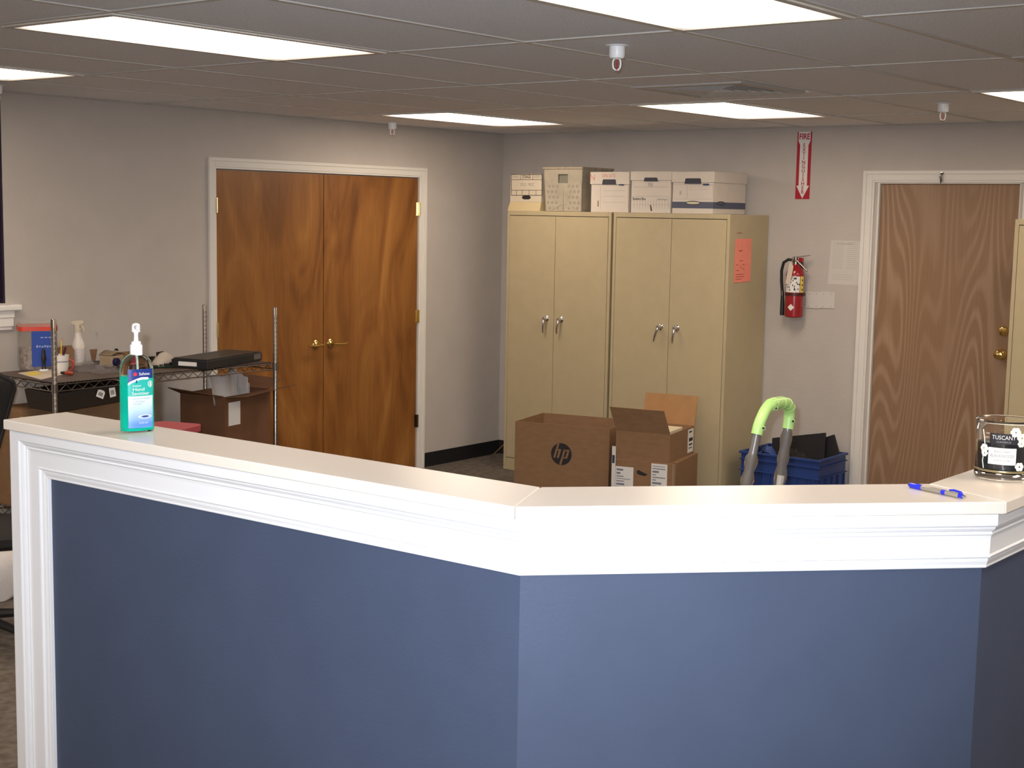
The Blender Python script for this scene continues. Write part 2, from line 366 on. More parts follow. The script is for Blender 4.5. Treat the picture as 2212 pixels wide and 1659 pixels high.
# plywood door in the right wall
d2 = tag(link('door_2', None), kind='structure'); d2.location = (XW, (RY0+RY1)/2, 0)
part('door_casing', casing_v(MB(), 'x', XW-.0005, -1, 1.409, .074, 0, 2.113, .072), M_casing, d2, bev=.0015)
part('door_casing', casing_v(MB(), 'x', XW-.0005, 1, .345, .074, 0, 2.113, .072), M_casing, d2, bev=.0015)
part('door_casing', casing_h(MB(), 'x', XW-.0005, 2.113, .072, .345, 1.409, w0=.074, w1=.074), M_casing, d2, bev=.0015)
part('door_jamb', MB().box((XW+.0005, RY1-.012, 0), (XW+.13, RY1+.0185, DZ-.001)).box((XW+.0005, RY0-.0185, 0), (XW+.13, RY0+.005, DZ-.001)).box((XW+.0005, RY0+.005, DZ-.012), (XW+.13, RY1-.012, DZ+.018)), M_casing, d2, bev=.001)
lf = part('door_leaf', MB().box((XW+.022, RY0+.006, .012), (XW+.062, RY1-.014, DZ-.013)), M_birch, d2, bev=.001)
def kn(z, y, prof, name): part(name, MB().lathe(prof, (XW+.022, y, z), 24, (-1,0,0)), M_brass, lf)
kn(1.037, .500, [(.033,0),(.033,.004),(.027,.012),(.013,.018),(.012,.034),(.020,.040),(.028,.052),(.029,.060),(.024,.070),(.010,.075),(0,.076)], 'door_knob')
kn(1.176, .497, [(.030,0),(.030,.006),(.026,.012),(.019,.015),(.018,.022),(.011,.023),(0,.023)], 'deadbolt')
# the little latch hook screwed to the head of the casing
hk = px(2034, 385, 0, XW-.02)
part('latch_hook', MB().lathe([(.010,0),(.010,.006),(0,.007)], (XW-.018, hk.y, hk.z+.028), 12, (-1,0,0)).tube([(XW-.024, hk.y-.012, hk.z+.03), (XW-.026, hk.y, hk.z+.028), (XW-.027, hk.y+.004, hk.z+.008), (XW-.024, hk.y, hk.z-.010), (XW-.022, hk.y+.003, hk.z-.03)], [.004,.006,.008,.007,.003], 8), M_steel, d2)

# ------------------------------------------------------------------ ceiling fixtures
M_glow = glow('troffer_lens', PANEL_C, PANEL_E)
light_labels = {(-1,2): 'largest fully visible lit ceiling panel light, nearest the dark window', (-1,5): 'lit ceiling panel light cut off by the frame, above the dark window wall',
 (-1,-1): 'biggest lit ceiling panel light, cut off by the top of the frame', (2,5): 'small lit ceiling panel light near the room corner above the double doors',
 (2,2): 'lit ceiling panel light just behind the air vent, above the storage cabinets', (2,-1): 'lit ceiling panel light cut off at the frame edge above the plywood door'}
lens_me = frame_me = None
for u, v in LIGHTS:
    cx, cy = (u+.5)*U, (v+.5)*W2
    t = thing('ceiling_light', light_labels.get((u, v), 'lit ceiling panel light behind the camera'), 'light', (cx, cy, H), 0, 'recessed ceiling panel lights')
    if lens_me is None:
        hx, hy = U/2-.013, W2/2-.013
        fm = MB(); ww = .028
        for b in (((-hx,-hy),(hx,-hy+ww)), ((-hx,hy-ww),(hx,hy)), ((-hx,-hy+ww),(-hx+ww,hy-ww)), ((hx-ww,-hy+ww),(hx,hy-ww))):
            fm.box((b[0][0], b[0][1], -.006), (b[1][0], b[1][1], .012))
        frame_me = mesh('light_frame', fm, M_tee)
        lens_me = mesh('lens', MB().box((-hx+ww, -hy+ww, -.001), (hx-ww, hy-ww, .004)), M_glow)
    link('light_frame', frame_me, t); link('lens', lens_me, t)
# air diffuser
M_vent = mat('vent_metal', (.50,.47,.44,1), .45); M_ventd = mat('vent_dark', (.03,.03,.035,1), .8)
vx, vy = 1.885, .95
t = thing('air_vent', 'square louvred air vent in the ceiling with dark stepped slats', 'vent', (vx, vy, H))
part('filler_panel', MB().box((U+.013, W2+.013, H+.002), (vx-.30, 2*W2-.013, H+.012)), M_tile, t)
part('filler_panel', MB().box((vx+.30, W2+.013, H+.002), (2*U-.013, 2*W2-.013, H+.012)), M_tile, t)
part('backing', MB().box((vx-.29, vy-.28, H+.06), (vx+.29, vy+.28, H+.065)), M_ventd, t)
def sqring(mb, r0, z0, r1, z1, c=(vx, vy)):
    A = [V((c[0]+sx*r0, c[1]+sy*r0*.95, z0)) for sx, sy in ((-1,-1),(1,-1),(1,1),(-1,1))]; B = [V((c[0]+sx*r1, c[1]+sy*r1*.95, z1)) for sx, sy in ((-1,-1),(1,-1),(1,1),(-1,1))]
    return mb.add(A+B, [(i, (i+1) % 4, (i+1) % 4+4, i+4) for i in range(4)])
part('vent_frame', sqring(sqring(MB(), .298, H-.004, .262, H-.006), .298, H-.004, .298, H+.05), M_vent, t, solid=.002)
for i in range(5):
    r = .25-.045*i
    part('slat', sqring(sqring(MB(), r, H-.005, r-.013, H-.004), r-.013, H-.004, r-.030, H+.030), M_vent, t, solid=.0015)
part('hub', MB().box((vx-.022, vy-.02, H-.002), (vx+.022, vy+.02, H+.006)), M_tee, t)
# sprinklers
def sprinkler(x, y, label):
    t = thing('fire_sprinkler', label, 'sprinkler', (x, y, H), math.atan2(r0.y, r0.x), 'pendent fire sprinklers')
    L = lambda mb, n, m: part(n, mb, m, t, W=False)
    L(MB().lathe([(.040,0),(.040,-.002),(.030,-.004),(.028,-.004)], n=28), 'ceiling_plate', M_white_pl)
    L(MB().lathe([(.0265,-.002),(.027,-.006),(.027,-.036),(.024,-.043),(.012,-.045),(.010,-.047)], n=28), 'cup', M_white_pl)
    for s in (1, -1):
        L(MB().tube([(s*.008,0,-.044),(s*.0125,0,-.052),(s*.0135,0,-.064),(s*.011,0,-.076),(s*.004,0,-.083),(0,0,-.085)], .003, 8), 'frame_arm', M_white_pl)
    L(MB().tube([(0,0,-.046),(0,0,-.080)], .0022, 8), 'bulb', mat('red_glass_bulb', (.45,.03,.04,1), .15))
    L(MB().lathe([(0,-.083),(.006,-.084),(.012,-.087),(.012,-.088),(0,-.088)], n=16), 'deflector', mat('brown_deflector', (.25,.15,.12,1), .4))
sprinkler(.227, .384, 'largest white sprinkler head hanging below the nearest ceiling tiles, before the vent')
sprinkler(3.058, 4.07, 'white sprinkler head hanging above the brown double doors')
sprinkler(3.034, .348, 'white sprinkler head hanging above the plywood door')
sprinkler(.10, 3.93, 'white sprinkler head cut by the frame above the dark window')

# ------------------------------------------------------------------ reception half wall
HP = 1.32
F = [px(6, 906, 2, HP), px(1112, 1095, 2, HP), px(2174, 1084, 2, HP)]
F = [V((p.x, p.y, 0)) for p in F]
F.append(F[2]+V((math.cos(math.radians(-1.0)), math.sin(math.radians(-1.0)), 0))*1.3)
dirs = [(F[i+1]-F[i]).normalized() for i in range(3)]
nin = [V((-d.y, d.x, 0)) for d in dirs]          # towards the far side
def miter(i):
    if i == 0: return nin[0]
    if i == 3: return nin[2]
    a, b = nin[i-1], nin[i]; return (a+b)/(1+a.dot(b))
def off(i, d): return F[i]+miter(i)*d
Z = lambda p, z: V((p.x, p.y, z))
OV, TH = .044, .087                               # overhang, stud wall thickness
hw = thing('reception_half_wall', 'angled navy blue reception half wall with white moulded casing and wide cream-white ledge', 'half wall', Z(F[1], 0))
for i in range(3):
    a, b = off(i, OV), off(i+1, OV); c, d = off(i+1, OV+TH), off(i, OV+TH)
    if i == 0: a = a+dirs[0]*.012; d = d+dirs[0]*.012
    part('blue_panel', MB().hexa([Z(p, 0) for p in (a, b, c, d)], [Z(p, HP-.0235) for p in (a, b, c, d)]), M_navy, hw, label='navy painted wall face')
    # ledge board, mitred, with hairline seams
    g = .0006; a, b, c, d = off(i, 0)+dirs[i]*g, off(i+1, 0)-dirs[i]*g, off(i+1, .175)-dirs[i]*g, off(i, .175)+dirs[i]*g
    part('ledge_board', MB().hexa([Z(p, HP-.023) for p in (a, b, c, d)], [Z(p, HP) for p in (a, b, c, d)]), M_cap, hw, bev=.0022, label='cream-white ledge board')
PROF = [(0,0),(.029,0),(.029,.0235),(.0275,.0255),(.0255,.0262),(.0245,.0275),(.0240,.0300),(.0215,.0340),(.0185,.0362),(.0175,.0385),(.0190,.0405),(.0190,.0420),(.0165,.0445),(.0155,.0500),(.0150,.0800),
        (.0165,.0815),(.0175,.0835),(.0165,.0860),(.0120,.0880),(.0120,.0895),(.0115,.0940),(.0095,.0995),(.0090,.1020),(.0095,.1045),(.0085,.1065),(0,.1070)]
ZT = HP-.0232
def casing(P0, P1, name='casing'):
    """P0, P1: functions (d, s) -> world point; sweep of the moulding profile between them"""
    A = [P0(d, s) for d, s in PROF]; B = [P1(d, s) for d, s in PROF]; k = len(A)
    part(name, MB().add(A+B, [(i, (i+1) % k, (i+1) % k+k, i+k) for i in range(k)]+[tuple(range(k)), tuple(range(2*k-1, k-1, -1))]), M_white, hw, label='white moulded casing')
for i in range(3):
    if i == 0: P0 = lambda d, s: Z(off(0, OV)+dirs[0]*(.0125+s)-nin[0]*d, ZT-s)
    else: P0 = lambda d, s, i=i: Z(off(i, OV-d), ZT-s)
    casing(P0, lambda d, s, i=i: Z(off(i+1, OV-d), ZT-s))
casing(lambda d, s: Z(off(0, OV)+dirs[0]*(.0120+s)-nin[0]*d, ZT-s-.0003), lambda d, s: Z(off(0, OV)+dirs[0]*(.0120+s)-nin[0]*d, 0))
e0 = off(0, OV)+dirs[0]*.0015
ebox = [e0-nin[0]*.0285, e0+dirs[0]*.0100-nin[0]*.0285, e0+dirs[0]*.0100+nin[0]*(TH+.028), e0+nin[0]*(TH+.028)]
part('end_board', MB().hexa([Z(p, 0) for p in ebox], [Z(p, HP-.0235) for p in ebox]), M_white, hw, bev=.001, label='white end board')
#OBJECTS

# ------------------------------------------------------------------ storage cabinets
XC = 3.973                                        # front plane of the cabinets
UR, UZ, NR = V((0,-1,0)), V((0,0,1)), V((-1,0,0)) # on planes facing -X: reading right, up, outwards
def cabinet(y0, y1, ymid, zt, label, handles=True, tilt=(0,0)):
    """steel cabinet against the right wall, y0 > y1"""
    t = thing('storage_cabinet', label, 'cabinet', (XC, (y0+y1)/2, 0))
    b = MB().box((XC+.012, y1+.001, .09), (XW-.012, y0-.001, zt-.001)).box((XC+.030, y1+.012, .001), (XW-.02, y0-.012, .09))
    part('body', b, M_tan, t, bev=.002)
    zb, zd0, zd1, m = .002, .092, zt-.034, .021
    f = MB()
    for q in ((y1, y1+m, zb, zt), (y0-m, y0, zb, zt), (y1+m, y0-m, zt-.030, zt), (y1+m, y0-m, zb, zd0-.004)): f.box((XC, q[0], q[2]), (XC+.0125, q[1], q[3]))
    part('front_frame', f, M_tan, t, bev=.0015)
    part('gap_shadow_strip', MB().box((XC+.010, y1+m, zd0-.004), (XC+.0119, y0-m, zt-.030)), M_dark, t, label='dark gap round the doors')
    for k, (a, c) in enumerate(((y0-m-.003, ymid+.0017), (ymid-.0017, y1+m+.003))):
        d = part('cabinet_door', MB().box((XC-.001, c, zd0), (XC+.0095, a, zd1)), M_tan, t, bev=.0015)
        if handles:
            hy = ymid+(.062 if k == 0 else -.062); hz = 1.098; tl = tilt[k]
            o = V((XC-.001, hy, hz))
            h = MB().lathe([(.021,0),(.021,.003),(.017,.007),(.013,.010),(.012,.026),(.014,.030),(.011,.036),(0,.038)], o, 20, (-1,0,0), sy=1)
            q = lambda r, n: o+V((-n, math.sin(tl)*r, -math.cos(tl)*r))
            h.tube([q(-.004,.026), q(.012,.032), q(.035,.036), (q(.065,.037)), q(.090,.034), q(.100,.030)], [.009,.0095,.0085,.0075,.006,.003], 10)
            part('cabinet_handle', h, M_chrome, d)
    return t
ZC = 1.83
cabinet(3.822, 2.946, 3.402, ZC, 'putty coloured steel cabinet in the room corner, under the cream box and plastic crate', True, (.05, .12))
c2 = cabinet(2.928, 2.053, 2.477, ZC, 'putty coloured steel cabinet with a salmon paper taped to its side', True, (.30, .10))
cabinet(.283, -.60, -.16, ZC, 'putty coloured steel cabinet cut by the frame, beside the plywood door', False)
def side_pt(x, y): return px(x, y, 1, 2.053)
a, b = side_pt(1588, 516), side_pt(1624, 517); c = side_pt(1586, 611)
t = thing('salmon_notice', 'salmon pink paper slip taped to the side of the steel cabinet', 'notice', (a.x, 2.05, c.z))
part('sheet', MB().prism([(0,0),(b.x-a.x,.004),(b.x-a.x-.004,a.z-c.z+.002),(.003,a.z-c.z)], (a.x, 2.0525, c.z), (1,0,0), UZ, (0,-1,0), 0, .0008), M_pink, t)
mb = MB()
for i, (u, v, l) in enumerate(((.02,.31,.06),(.05,.20,.05),(.055,.195,.03),(.06,.135,.05),(.02,.11,.03),(.10,.11,.03),(.075,.10,.012),(.075,.094,.012),(.10,.085,.03),(.02,.075,.04),(.02,.05,.1),(.02,.035,.11),(.02,.02,.08))):
    mb.prism(rect(u, v, u+l, v+.004), (a.x, 2.0516, c.z), (1,0,0), UZ, (0,-1,0), 0, .0003)
tag(part('print_lines', mb, mat('red_brown_ink', (.38,.07,.05,1), .8), t), kind='stuff')

# ------------------------------------------------------------------ things on the cabinets
XB = 3.99
def yz(x, y, X=XB): p = px(x, y, 0, X); return p.y, p.z
def fr(t, name, poly, m, X=XB, h=.0006, label=None, kind=None):
    """thin print on a plane x = X facing the camera; poly in pixels"""
    P = [(-px(x, y, 0, X).y, px(x, y, 0, X).z) for x, y in poly]
    o = part(name, MB().prism(P, (X-.0004, 0, 0), UR, UZ, NR, 0, h), m, t, label=label)
    if kind: o['kind'] = kind
    return o
def line(mb, pts, wd, X=XB, h=.0006):
    """strokes of width wd (m) between pixel points"""
    for (x0, y0), (x1, y1) in zip(pts, pts[1:]):
        a, b = px(x0, y0, 0, X), px(x1, y1, 0, X); d = (b-a).normalized(); n = NR.cross(d)*wd/2
        A = [a-d*wd/2-n, b+d*wd/2-n, b+d*wd/2+n, a-d*wd/2+n]
        mb.add([p+NR*.0003 for p in A]+[p+NR*h for p in A], [(3,2,1,0),(4,5,6,7),(0,1,5,4),(1,2,6,5),(2,3,7,6),(3,0,4,7)])
    return mb
# cream box, its front flaring to a yellowish foot
def boxtop(x, y): return px(x, y, 0, XB)
y0, z0 = 3.755, ZC
yl, zt = yz(1103, 376); yr = yl-.272
t = thing('file_box', 'cream cardboard file box with a black printed grid, left of the plastic crate', 'box', (XB, (yl+yr)/2, ZC), group='boxes on the storage cabinets')
part('box_body', MB().box((XB, yr, ZC+.062), (XB+.40, yl, zt)), M_cream, t, bev=.002)
part('box_foot', MB().hexa([(XB-.016, yr, ZC+.0005), (XB+.40, yr, ZC+.0005), (XB+.40, yl+.010, ZC+.0005), (XB-.016, yl+.010, ZC+.0005)], [(XB, yr, ZC+.062), (XB+.40, yr, ZC+.062), (XB+.40, yl, ZC+.062), (XB, yl, ZC+.062)]), mat('yellowed_cream_board', (.56,.45,.26,1), .8), t, label='yellowish foot')
mb = MB(); L = .004
line(mb, [(1105,377),(1171,377),(1171,422),(1105,422),(1105,377)], L); line(mb, [(1105,388),(1171,388)], .003); line(mb, [(1105,411),(1171,411)], .003)
for x in (1124, 1151): line(mb, [(x,377),(x,388)], .003)
for x in (1116, 1128, 1143, 1158): line(mb, [(x,411),(x,422)], .003)
tag(part('printed_grid', mb, M_ink, t), kind='stuff')
text('lettering', 'STORAGE', M_ink, t, px(1137,382,0,XB), UR, UZ, .032, .075)
text('lettering', 'RECORD', M_grey, t, px(1114,382,0,XB), UR, UZ, .02, .05)
text('lettering', '1001', M_grey, t, px(1161,382,0,XB), UR, UZ, .03, .06)
text('lettering', 'OLD  MISC', M_grey, t, px(1139,399,0,XB), UR, UZ, .03, .12)
P = [(-px(1137,426,0,XB).y+a, px(1137,426.5,0,XB).z+b) for a, b in [(.026*math.cos(k*PI/8)*(1 if 1 else 1)+(.012 if math.cos(k*PI/8) > 0 else -.012), .014*math.sin(k*PI/8)) for k in range(16)]]
part('hand_hole', MB().prism(P, (XB-.0004,0,0), UR, UZ, NR, -.004, .0006), M_ink, t, label='dark hand hole')

# milk crate
M_crate = mat('grey_cream_plastic', (.41,.36,.28,1), .55, var=.12, vscale=12)
M_crate2 = mat('stained_crate_rim', (.40,.33,.24,1), .6, var=.25, vscale=25)
XK = 3.985
a, b = px(1174, 362, 0, XK), px(1259, 361, 0, XK); kz = a.z; ka, kb = a.y, b.y; kd = .36; ins = .014
t = thing('plastic_crate', 'grubby grey-cream plastic crate with small holes between the cream box and white box', 'crate', (XK, (ka+kb)/2, ZC))
def wallq(p0, p1, p2, p3, nrm, th=.006): # slab from four corners
    P = [V(p) for p in (p0, p1, p2, p3)]; n = V(nrm); return [q for q in P]+[q+n*th for q in P]
fs6 = [(3,2,1,0),(4,5,6,7),(0,1,5,4),(1,2,6,5),(2,3,7,6),(3,0,4,7)]
def crwall(p0, p1, p2, p3, n): return MB().add(wallq(p0, p1, p2, p3, n), fs6)
zb = ZC+.0025
# front wall with a hand opening, sides, back, bottom
hy0, hy1, hz0, hz1 = (ka+kb)/2+.042, (ka+kb)/2-.042, kz-.105, kz-.045
def frx(z): return XK+ins*(1-(z-zb)/(kz-zb))
def fy(y, z): q = 1-(z-zb)/(kz-zb); c = (ka+kb)/2; return c+(y-c)*(1-.07*q)
def fpan(u0, u1, w0, w1):
    return MB().add(wallq((frx(w0), fy(u0,w0), w0), (frx(w0), fy(u1,w0), w0), (frx(w1), fy(u1,w1), w1), (frx(w1), fy(u0,w1), w1), (1,0,0)), fs6)
fm = MB()
for q in ((ka, kb, zb, hz0), (ka, hy0, hz0, hz1), (hy1, kb, hz0, hz1), (ka, kb, hz1, kz)):
    m_ = fpan(*q); fm.add(m_.v, m_.f)
part('crate_front', fm, M_crate, t)
part('crate_side', crwall((frx(zb), fy(kb,zb), zb), (XK+kd-ins, fy(kb,zb), zb), (XK+kd, kb, kz), (XK, kb, kz), (0,.006/.006,0)), M_crate, t)
part('crate_side', crwall((frx(zb), fy(ka,zb), zb), (XK+kd-ins, fy(ka,zb), zb), (XK+kd, ka, kz), (XK, ka, kz), (0,-1,0)), M_crate, t)
part('crate_back', crwall((XK+kd-ins, fy(kb,zb), zb), (XK+kd-ins, fy(ka,zb), zb), (XK+kd, ka, kz), (XK+kd, kb, kz), (-1,0,0)), M_crate, t)
part('crate_bottom', MB().box((XK+ins+.004, fy(kb,zb)+.004, zb), (XK+kd-ins-.004, fy(ka,zb)-.004, zb+.006)), M_crate, t)
rm = MB()
for q in (((XK-.007, kb-.006, kz-.010), (XK+.007, ka+.006, kz+.003)), ((XK+kd-.007, kb-.006, kz-.010), (XK+kd+.007, ka+.006, kz+.003)), ((XK+.007, ka-.007, kz-.010), (XK+kd-.007, ka+.007, kz+.003)), ((XK+.007, kb-.007, kz-.010), (XK+kd-.007, kb+.007, kz+.003))): rm.box(*q)
part('rim', rm, M_crate2, t, bev=.001, label='stained rim')
part('hand_hole_backing', MB().box((frx(hz0)+.012, hy1-.004, hz0-.004), (frx(hz0)+.016, hy0+.004, hz1+.004)), mat('greenish_grey_shade', (.20,.19,.145,1), .7), t)
hm = MB(); rb = MB()
for r in range(5):
    for c in range(3):
        for s in (-1, 1):
            yy = (ka+kb)/2+s*(.048+.034*c+(.012 if r % 2 else 0)*(1 if c < 2 or s else 1))
            if abs(yy-(ka+kb)/2) > .142: continue
            zz = kz-.125-.037*r; o = V((frx(zz)-.0012, yy, zz))
            hm.lathe([(.011,0),(.011,.0012)], o, 6, (1,0,0), smooth=False)
part('hole_pattern', hm, mat('crate_hole_shade', (.32,.285,.23,1), .8), t)['kind'] = 'stuff'
cy = (ka+kb)/2
part('rib', MB().add([V((frx(z)-.003, y, z)) for y, z in ((cy+.11, zb+.012),(cy, zb+.060),(cy-.11, zb+.012),(cy-.10, zb+.006),(cy, zb+.048),(cy+.10, zb+.006))]+[V((frx(z)+.001, y, z)) for y, z in ((cy+.11, zb+.012),(cy, zb+.060),(cy-.11, zb+.012),(cy-.10, zb+.006),(cy, zb+.048),(cy+.10, zb+.006))],
     [(0,1,4,5),(1,2,3,4),(6,7,1,0),(7,8,2,1),(11,10,4,5),(10,9,3,4)]), M_crate, t)
part('rib', MB().box((frx(kz-.2)-.004, cy-.002, kz-.285), (frx(kz-.2)+.004, cy+.002, kz-.125)), M_crate, t)
cn = thing('dark_bundle', 'dark folded things filling the plastic crate on the cabinet', 'bundle', (XK+.18, cy, zb+.008))
part('dark_bundle_body', MB().grid(lambda u, v: V((XK+.04+.28*u, cy-.13+.26*v, zb+.0075+(0 if u in (0,1) or v in (0,1) else .2+.05*math.sin(9*u+4*v)))), 8, 8), M_mesh, cn)

def filebox(label, xl, xr, ytop, yseam, ybot, depth, hole, X=XB, m=None, lidov=.006, band=False):
    t = thing('file_box', label, 'box', (X, (px(xl,ybot,0,X).y+px(xr,ybot,0,X).y)/2, ZC), group='boxes on the storage cabinets')
    yl = px(xl, yseam+20, 0, X).y; yr = px(xr, yseam+20, 0, X).y; zt = px(xl, ytop, 0, X-.006).z; zs = px(xl, yseam, 0, X-.006).z
    part('box_body', MB().box((X, yr, ZC+.0005), (X+depth, yl, zt-.006)), m or M_wbox, t, bev=.002)
    # lid: a skirt around the top
    ov = lidov; lid = MB().box((X-ov, yr-ov, zt-.004), (X+depth+ov, yl+ov, zt))
    lid.box((X-ov, yr-ov, zs), (X-.0015, yl+ov, zt-.004)).box((X+depth+.0015, yr-ov, zs), (X+depth+ov, yl+ov, zt-.004))
    lid.box((X-.0015, yr-ov, zs), (X+depth+.0015, yr-.0015, zt-.004)).box((X-.0015, yl+.0015, zs), (X+depth+.0015, yl+ov, zt-.004))
    part('lid', lid, m or M_wbox, t, bev=.0015)
    hx, hyy, hw_, hh = hole; c = px(hx, hyy, 0, X-ov)
    k = 14; P = []
    if hw_: P = [(-hw_/2-.004,-hh/2),(hw_/2+.004,-hh/2),(hw_/2,hh/2-.006),(hw_/2-.006,hh/2),(-hw_/2+.006,hh/2),(-hw_/2,hh/2-.006)]
    part('hand_hole', MB().prism(P, c, UR, UZ, NR, -.001, .0006), mat('hole_shadow', (.05,.05,.065,1), .8), t, label='dark hand hole')
    return t, zs
t, _ = filebox('white file box with faded red handwriting, right against the plastic crate', 1277, 1358, 371.5, 398, 452, .40, (1316, 393, .105, .034))
mb = MB(); line(mb, [(1297,404),(1297,452)], .002); line(mb, [(1356.5,402),(1356.5,450)], .0015)
for y in (412, 424, 437): line(mb, [(1303,y),(1350,y)], .0018)
tag(part('printed_lines', mb, M_grey, t), kind='stuff')
part('slot', MB().prism(rect(-.02,-.004,.02,.004), px(1342,399,0,XB-.006), UR, UZ, NR, -.001, .0006), M_navyink, t)
M_redpen = mat('faded_red_pen', (.62,.25,.22,1), .8)
text('lettering', 'ON-SITE', M_redpen, t, px(1315,380,0,XB-.006), UR, UZ, .035, .11)
text('lettering', 'N', M_redpen, t, px(1280,384,0,XB-.006), UR, UZ, .06)
part('mark', MB().prism(rect(-.004,-.02,.004,.02), px(1292,440,0,XB), UR, UZ, NR, 0, .0006), mat('brown_mark', (.2,.1,.06,1), .8), t)
t, _ = filebox('white file box with a small printed table along its lower front', 1364, 1449, 370, 389.5, 453, .40, (1406, 387.5, .10, .024))
mb = MB(); line(mb, [(1369,404),(1444,404)], .002); line(mb, [(1366,424),(1445,424),(1445,452)], .0018)
for x in range(1370, 1445, 6): line(mb, [(x,433),(x,451)], .0015)
line(mb, [(1366,442),(1445,442)], .0015)
tag(part('printed_lines', mb, M_grey, t), kind='stuff')
text('lettering', 'Bankers Box', M_ink, t, px(1381,429.5,0,XB), UR, UZ, .026, .10)
text('lettering', 'Letter/Legal', M_grey, t, px(1430,430.5,0,XB), UR, UZ, .018, .075)
text('lettering', '98', M_grey, t, px(1405,400,0,XB), UR, UZ, .04)
part('mark', MB().prism([(-.008,.02),(.002,.014),(.010,-.02),(.0,-.02)], px(1406,449,0,XB), UR, UZ, NR, 0, .0006), M_ink, t)
t, zs5 = filebox('white file box with a dark blue band round its foot, on the cabinets', 1453, 1541, 370.5, 394, 452, .41, (1497, 391, .115, .034))
yl5, yr5 = px(1453, 420, 0, XB).y, px(1541, 420, 0, XB).y
zz0, zz1 = px(1495,450,0,XB).z, px(1495,436,0,XB).z
part('blue_band', MB().box((XB-.0008, yr5-.0008, zz0), (XB+.411, yl5+.0008, zz1)), mat('slate_blue_print', (.085,.095,.14,1), .7), t, bev=.0003, label='slate blue printed band')
mb = MB(); line(mb, [(1455,399),(1541,399)], .0015); line(mb, [(1484,399),(1484,430)], .0015); line(mb, [(1456,430),(1540,430),(1540,399)], .0015)
for y in (404, 409): line(mb, [(1488,y),(1532,y)], .0012)
tag(part('printed_lines', mb, M_grey, t), kind='stuff')
part('slot', MB().prism(rect(-.022,-.005,.022,.005), px(1525,398.5,0,XB-.006), UR, UZ, NR, -.001, .0006), M_navyink, t)
text('lettering', '8', M_grey, t, px(1470,417,0,XB), UR, UZ, .035)
el = MB(); ring = lambda r0, r1: None
c = px(1497,438.5,0,XB-.001)
def oval_ring(c, u, v, n, a, b, t_):
    m_ = MB(); k = 24; P = []
    for r_, h in ((1,0),(1,.0006)):
        for s_ in (0, 1):
            P += [c+u*((a-t_*s_)*math.cos(2*PI*i/k))+v*((b-t_*s_)*math.sin(2*PI*i/k))+n*h for i in range(k)]
    f = []
    for i in range(k):
        j = (i+1) % k; f += [(2*k+i, 2*k+j, 3*k+j, 3*k+i), (i, j, k+j, k+i), (i, j, 2*k+j, 2*k+i), (k+i, k+j, 3*k+j, 3*k+i)]
    return m_.add(P, f)
part('emblem', oval_ring(c, UR, UZ, NR, .054, .013, .005), M_ink, t)
part('emblem', MB().prism(circ(1, 24, 0, 0, .049, .009), c, UR, UZ, NR, 0, .0004), M_cream, t)
c = V((XB+.095, yr5-.0012, c.z))
part('emblem', oval_ring(c, V((1,0,0)), UZ, V((0,-1,0)), .054, .013, .005), M_ink, t)

# ------------------------------------------------------------------ things on the right wall
# fire extinguisher sign
a, b, c = px(1723,285,0,XW), px(1754,285,0,XW), px(1721,430,0,XW)
sw, sh = .100, a.z-c.z
SO = V((XW-.0006, (a.y+b.y)/2-.002, c.z))
t = thing('fire_extinguisher_sign', 'tall red and white fire extinguisher arrow sign on the wall', 'sign', SO)
part('sign_plate', MB().prism(rect(-sw/2,0,sw/2,sh), SO, UR, UZ, NR, 0, .0015), M_signred, t)
k = sh/.43
P = [(0,.004),(.046,.086),(.030,.086),(.030,.345),(.043,.372),(.043,.43),(-.043,.43),(-.043,.372),(-.030,.345),(-.030,.086),(-.046,.086)]
part('white_arrow', MB().prism([(x*sw/.104, y*k) for x, y in P], SO, UR, UZ, NR, .0015, .0022), M_paper, t, label='white arrow field')
text('lettering', 'FIRE', M_signred, t, SO+UZ*(.398*k), UR, UZ, .052, .072, off=.0026, bold=.02)
for i, ch in enumerate('EXTINGUISHER'): text('lettering', ch, M_signred if i else M_signred, t, SO+UZ*((.343-.0272*i)*k), UR, UZ, .033, None, off=.0026, bold=.012)
for o_ in [q for q in t.children if q.name.startswith('lettering')][1:]:
    pass
# fire extinguisher
EY, EX, EZ0 = px(1716, 640, 0, XW-.075).y, XW-.075, px(1716, 685, 0, XW-.075).z
t = thing('fire_extinguisher', 'red fire extinguisher with black hose hung on the wall below the arrow sign', 'extinguisher', (EX, EY, EZ0))
R = .058
part('cylinder', MB().lathe([(R*.9,0),(R,.006),(R,.265),(R*.96,.285),(R*.80,.305),(R*.5,.322),(.020,.330),(.018,.340)], (EX,EY,EZ0), 32), M_red, t)
part('strap', MB().lathe([(R+.002,.138),(R+.003,.139),(R+.003,.156),(R+.002,.157)], (EX,EY,EZ0), 32, caps=False).box((EX-.012,EY-R-.012,EZ0+.137),(EX+.012,EY-R+.002,EZ0+.158)), mat('dark_red_strap', (.07,.012,.012,1), .4), t)
part('bracket', MB().box((EX+R-.002,EY-.018,EZ0+.09),(XW-.001,EY+.018,EZ0+.36)), M_steel, t)
def cyl_patch(mb, a0, a1, z0, z1, r, n=10):
    return mb.grid(lambda u, v: V((EX+r*math.cos(a0+(a1-a0)*u), EY+r*math.sin(a0+(a1-a0)*u), z0+(z1-z0)*v)), n, 1)
vd = math.atan2(CAM.y-EY, CAM.x-EX)   # direction to the viewer
part('paper_label', cyl_patch(MB(), vd-1.2, vd+.55, EZ0+.160, EZ0+.262, R+.0008), M_paper, t)
part('yellow_label', cyl_patch(MB(), vd+.62, vd+1.15, EZ0+.160, EZ0+.262, R+.0009), M_yellow, t)
mb = MB()
rr = random.Random(3)
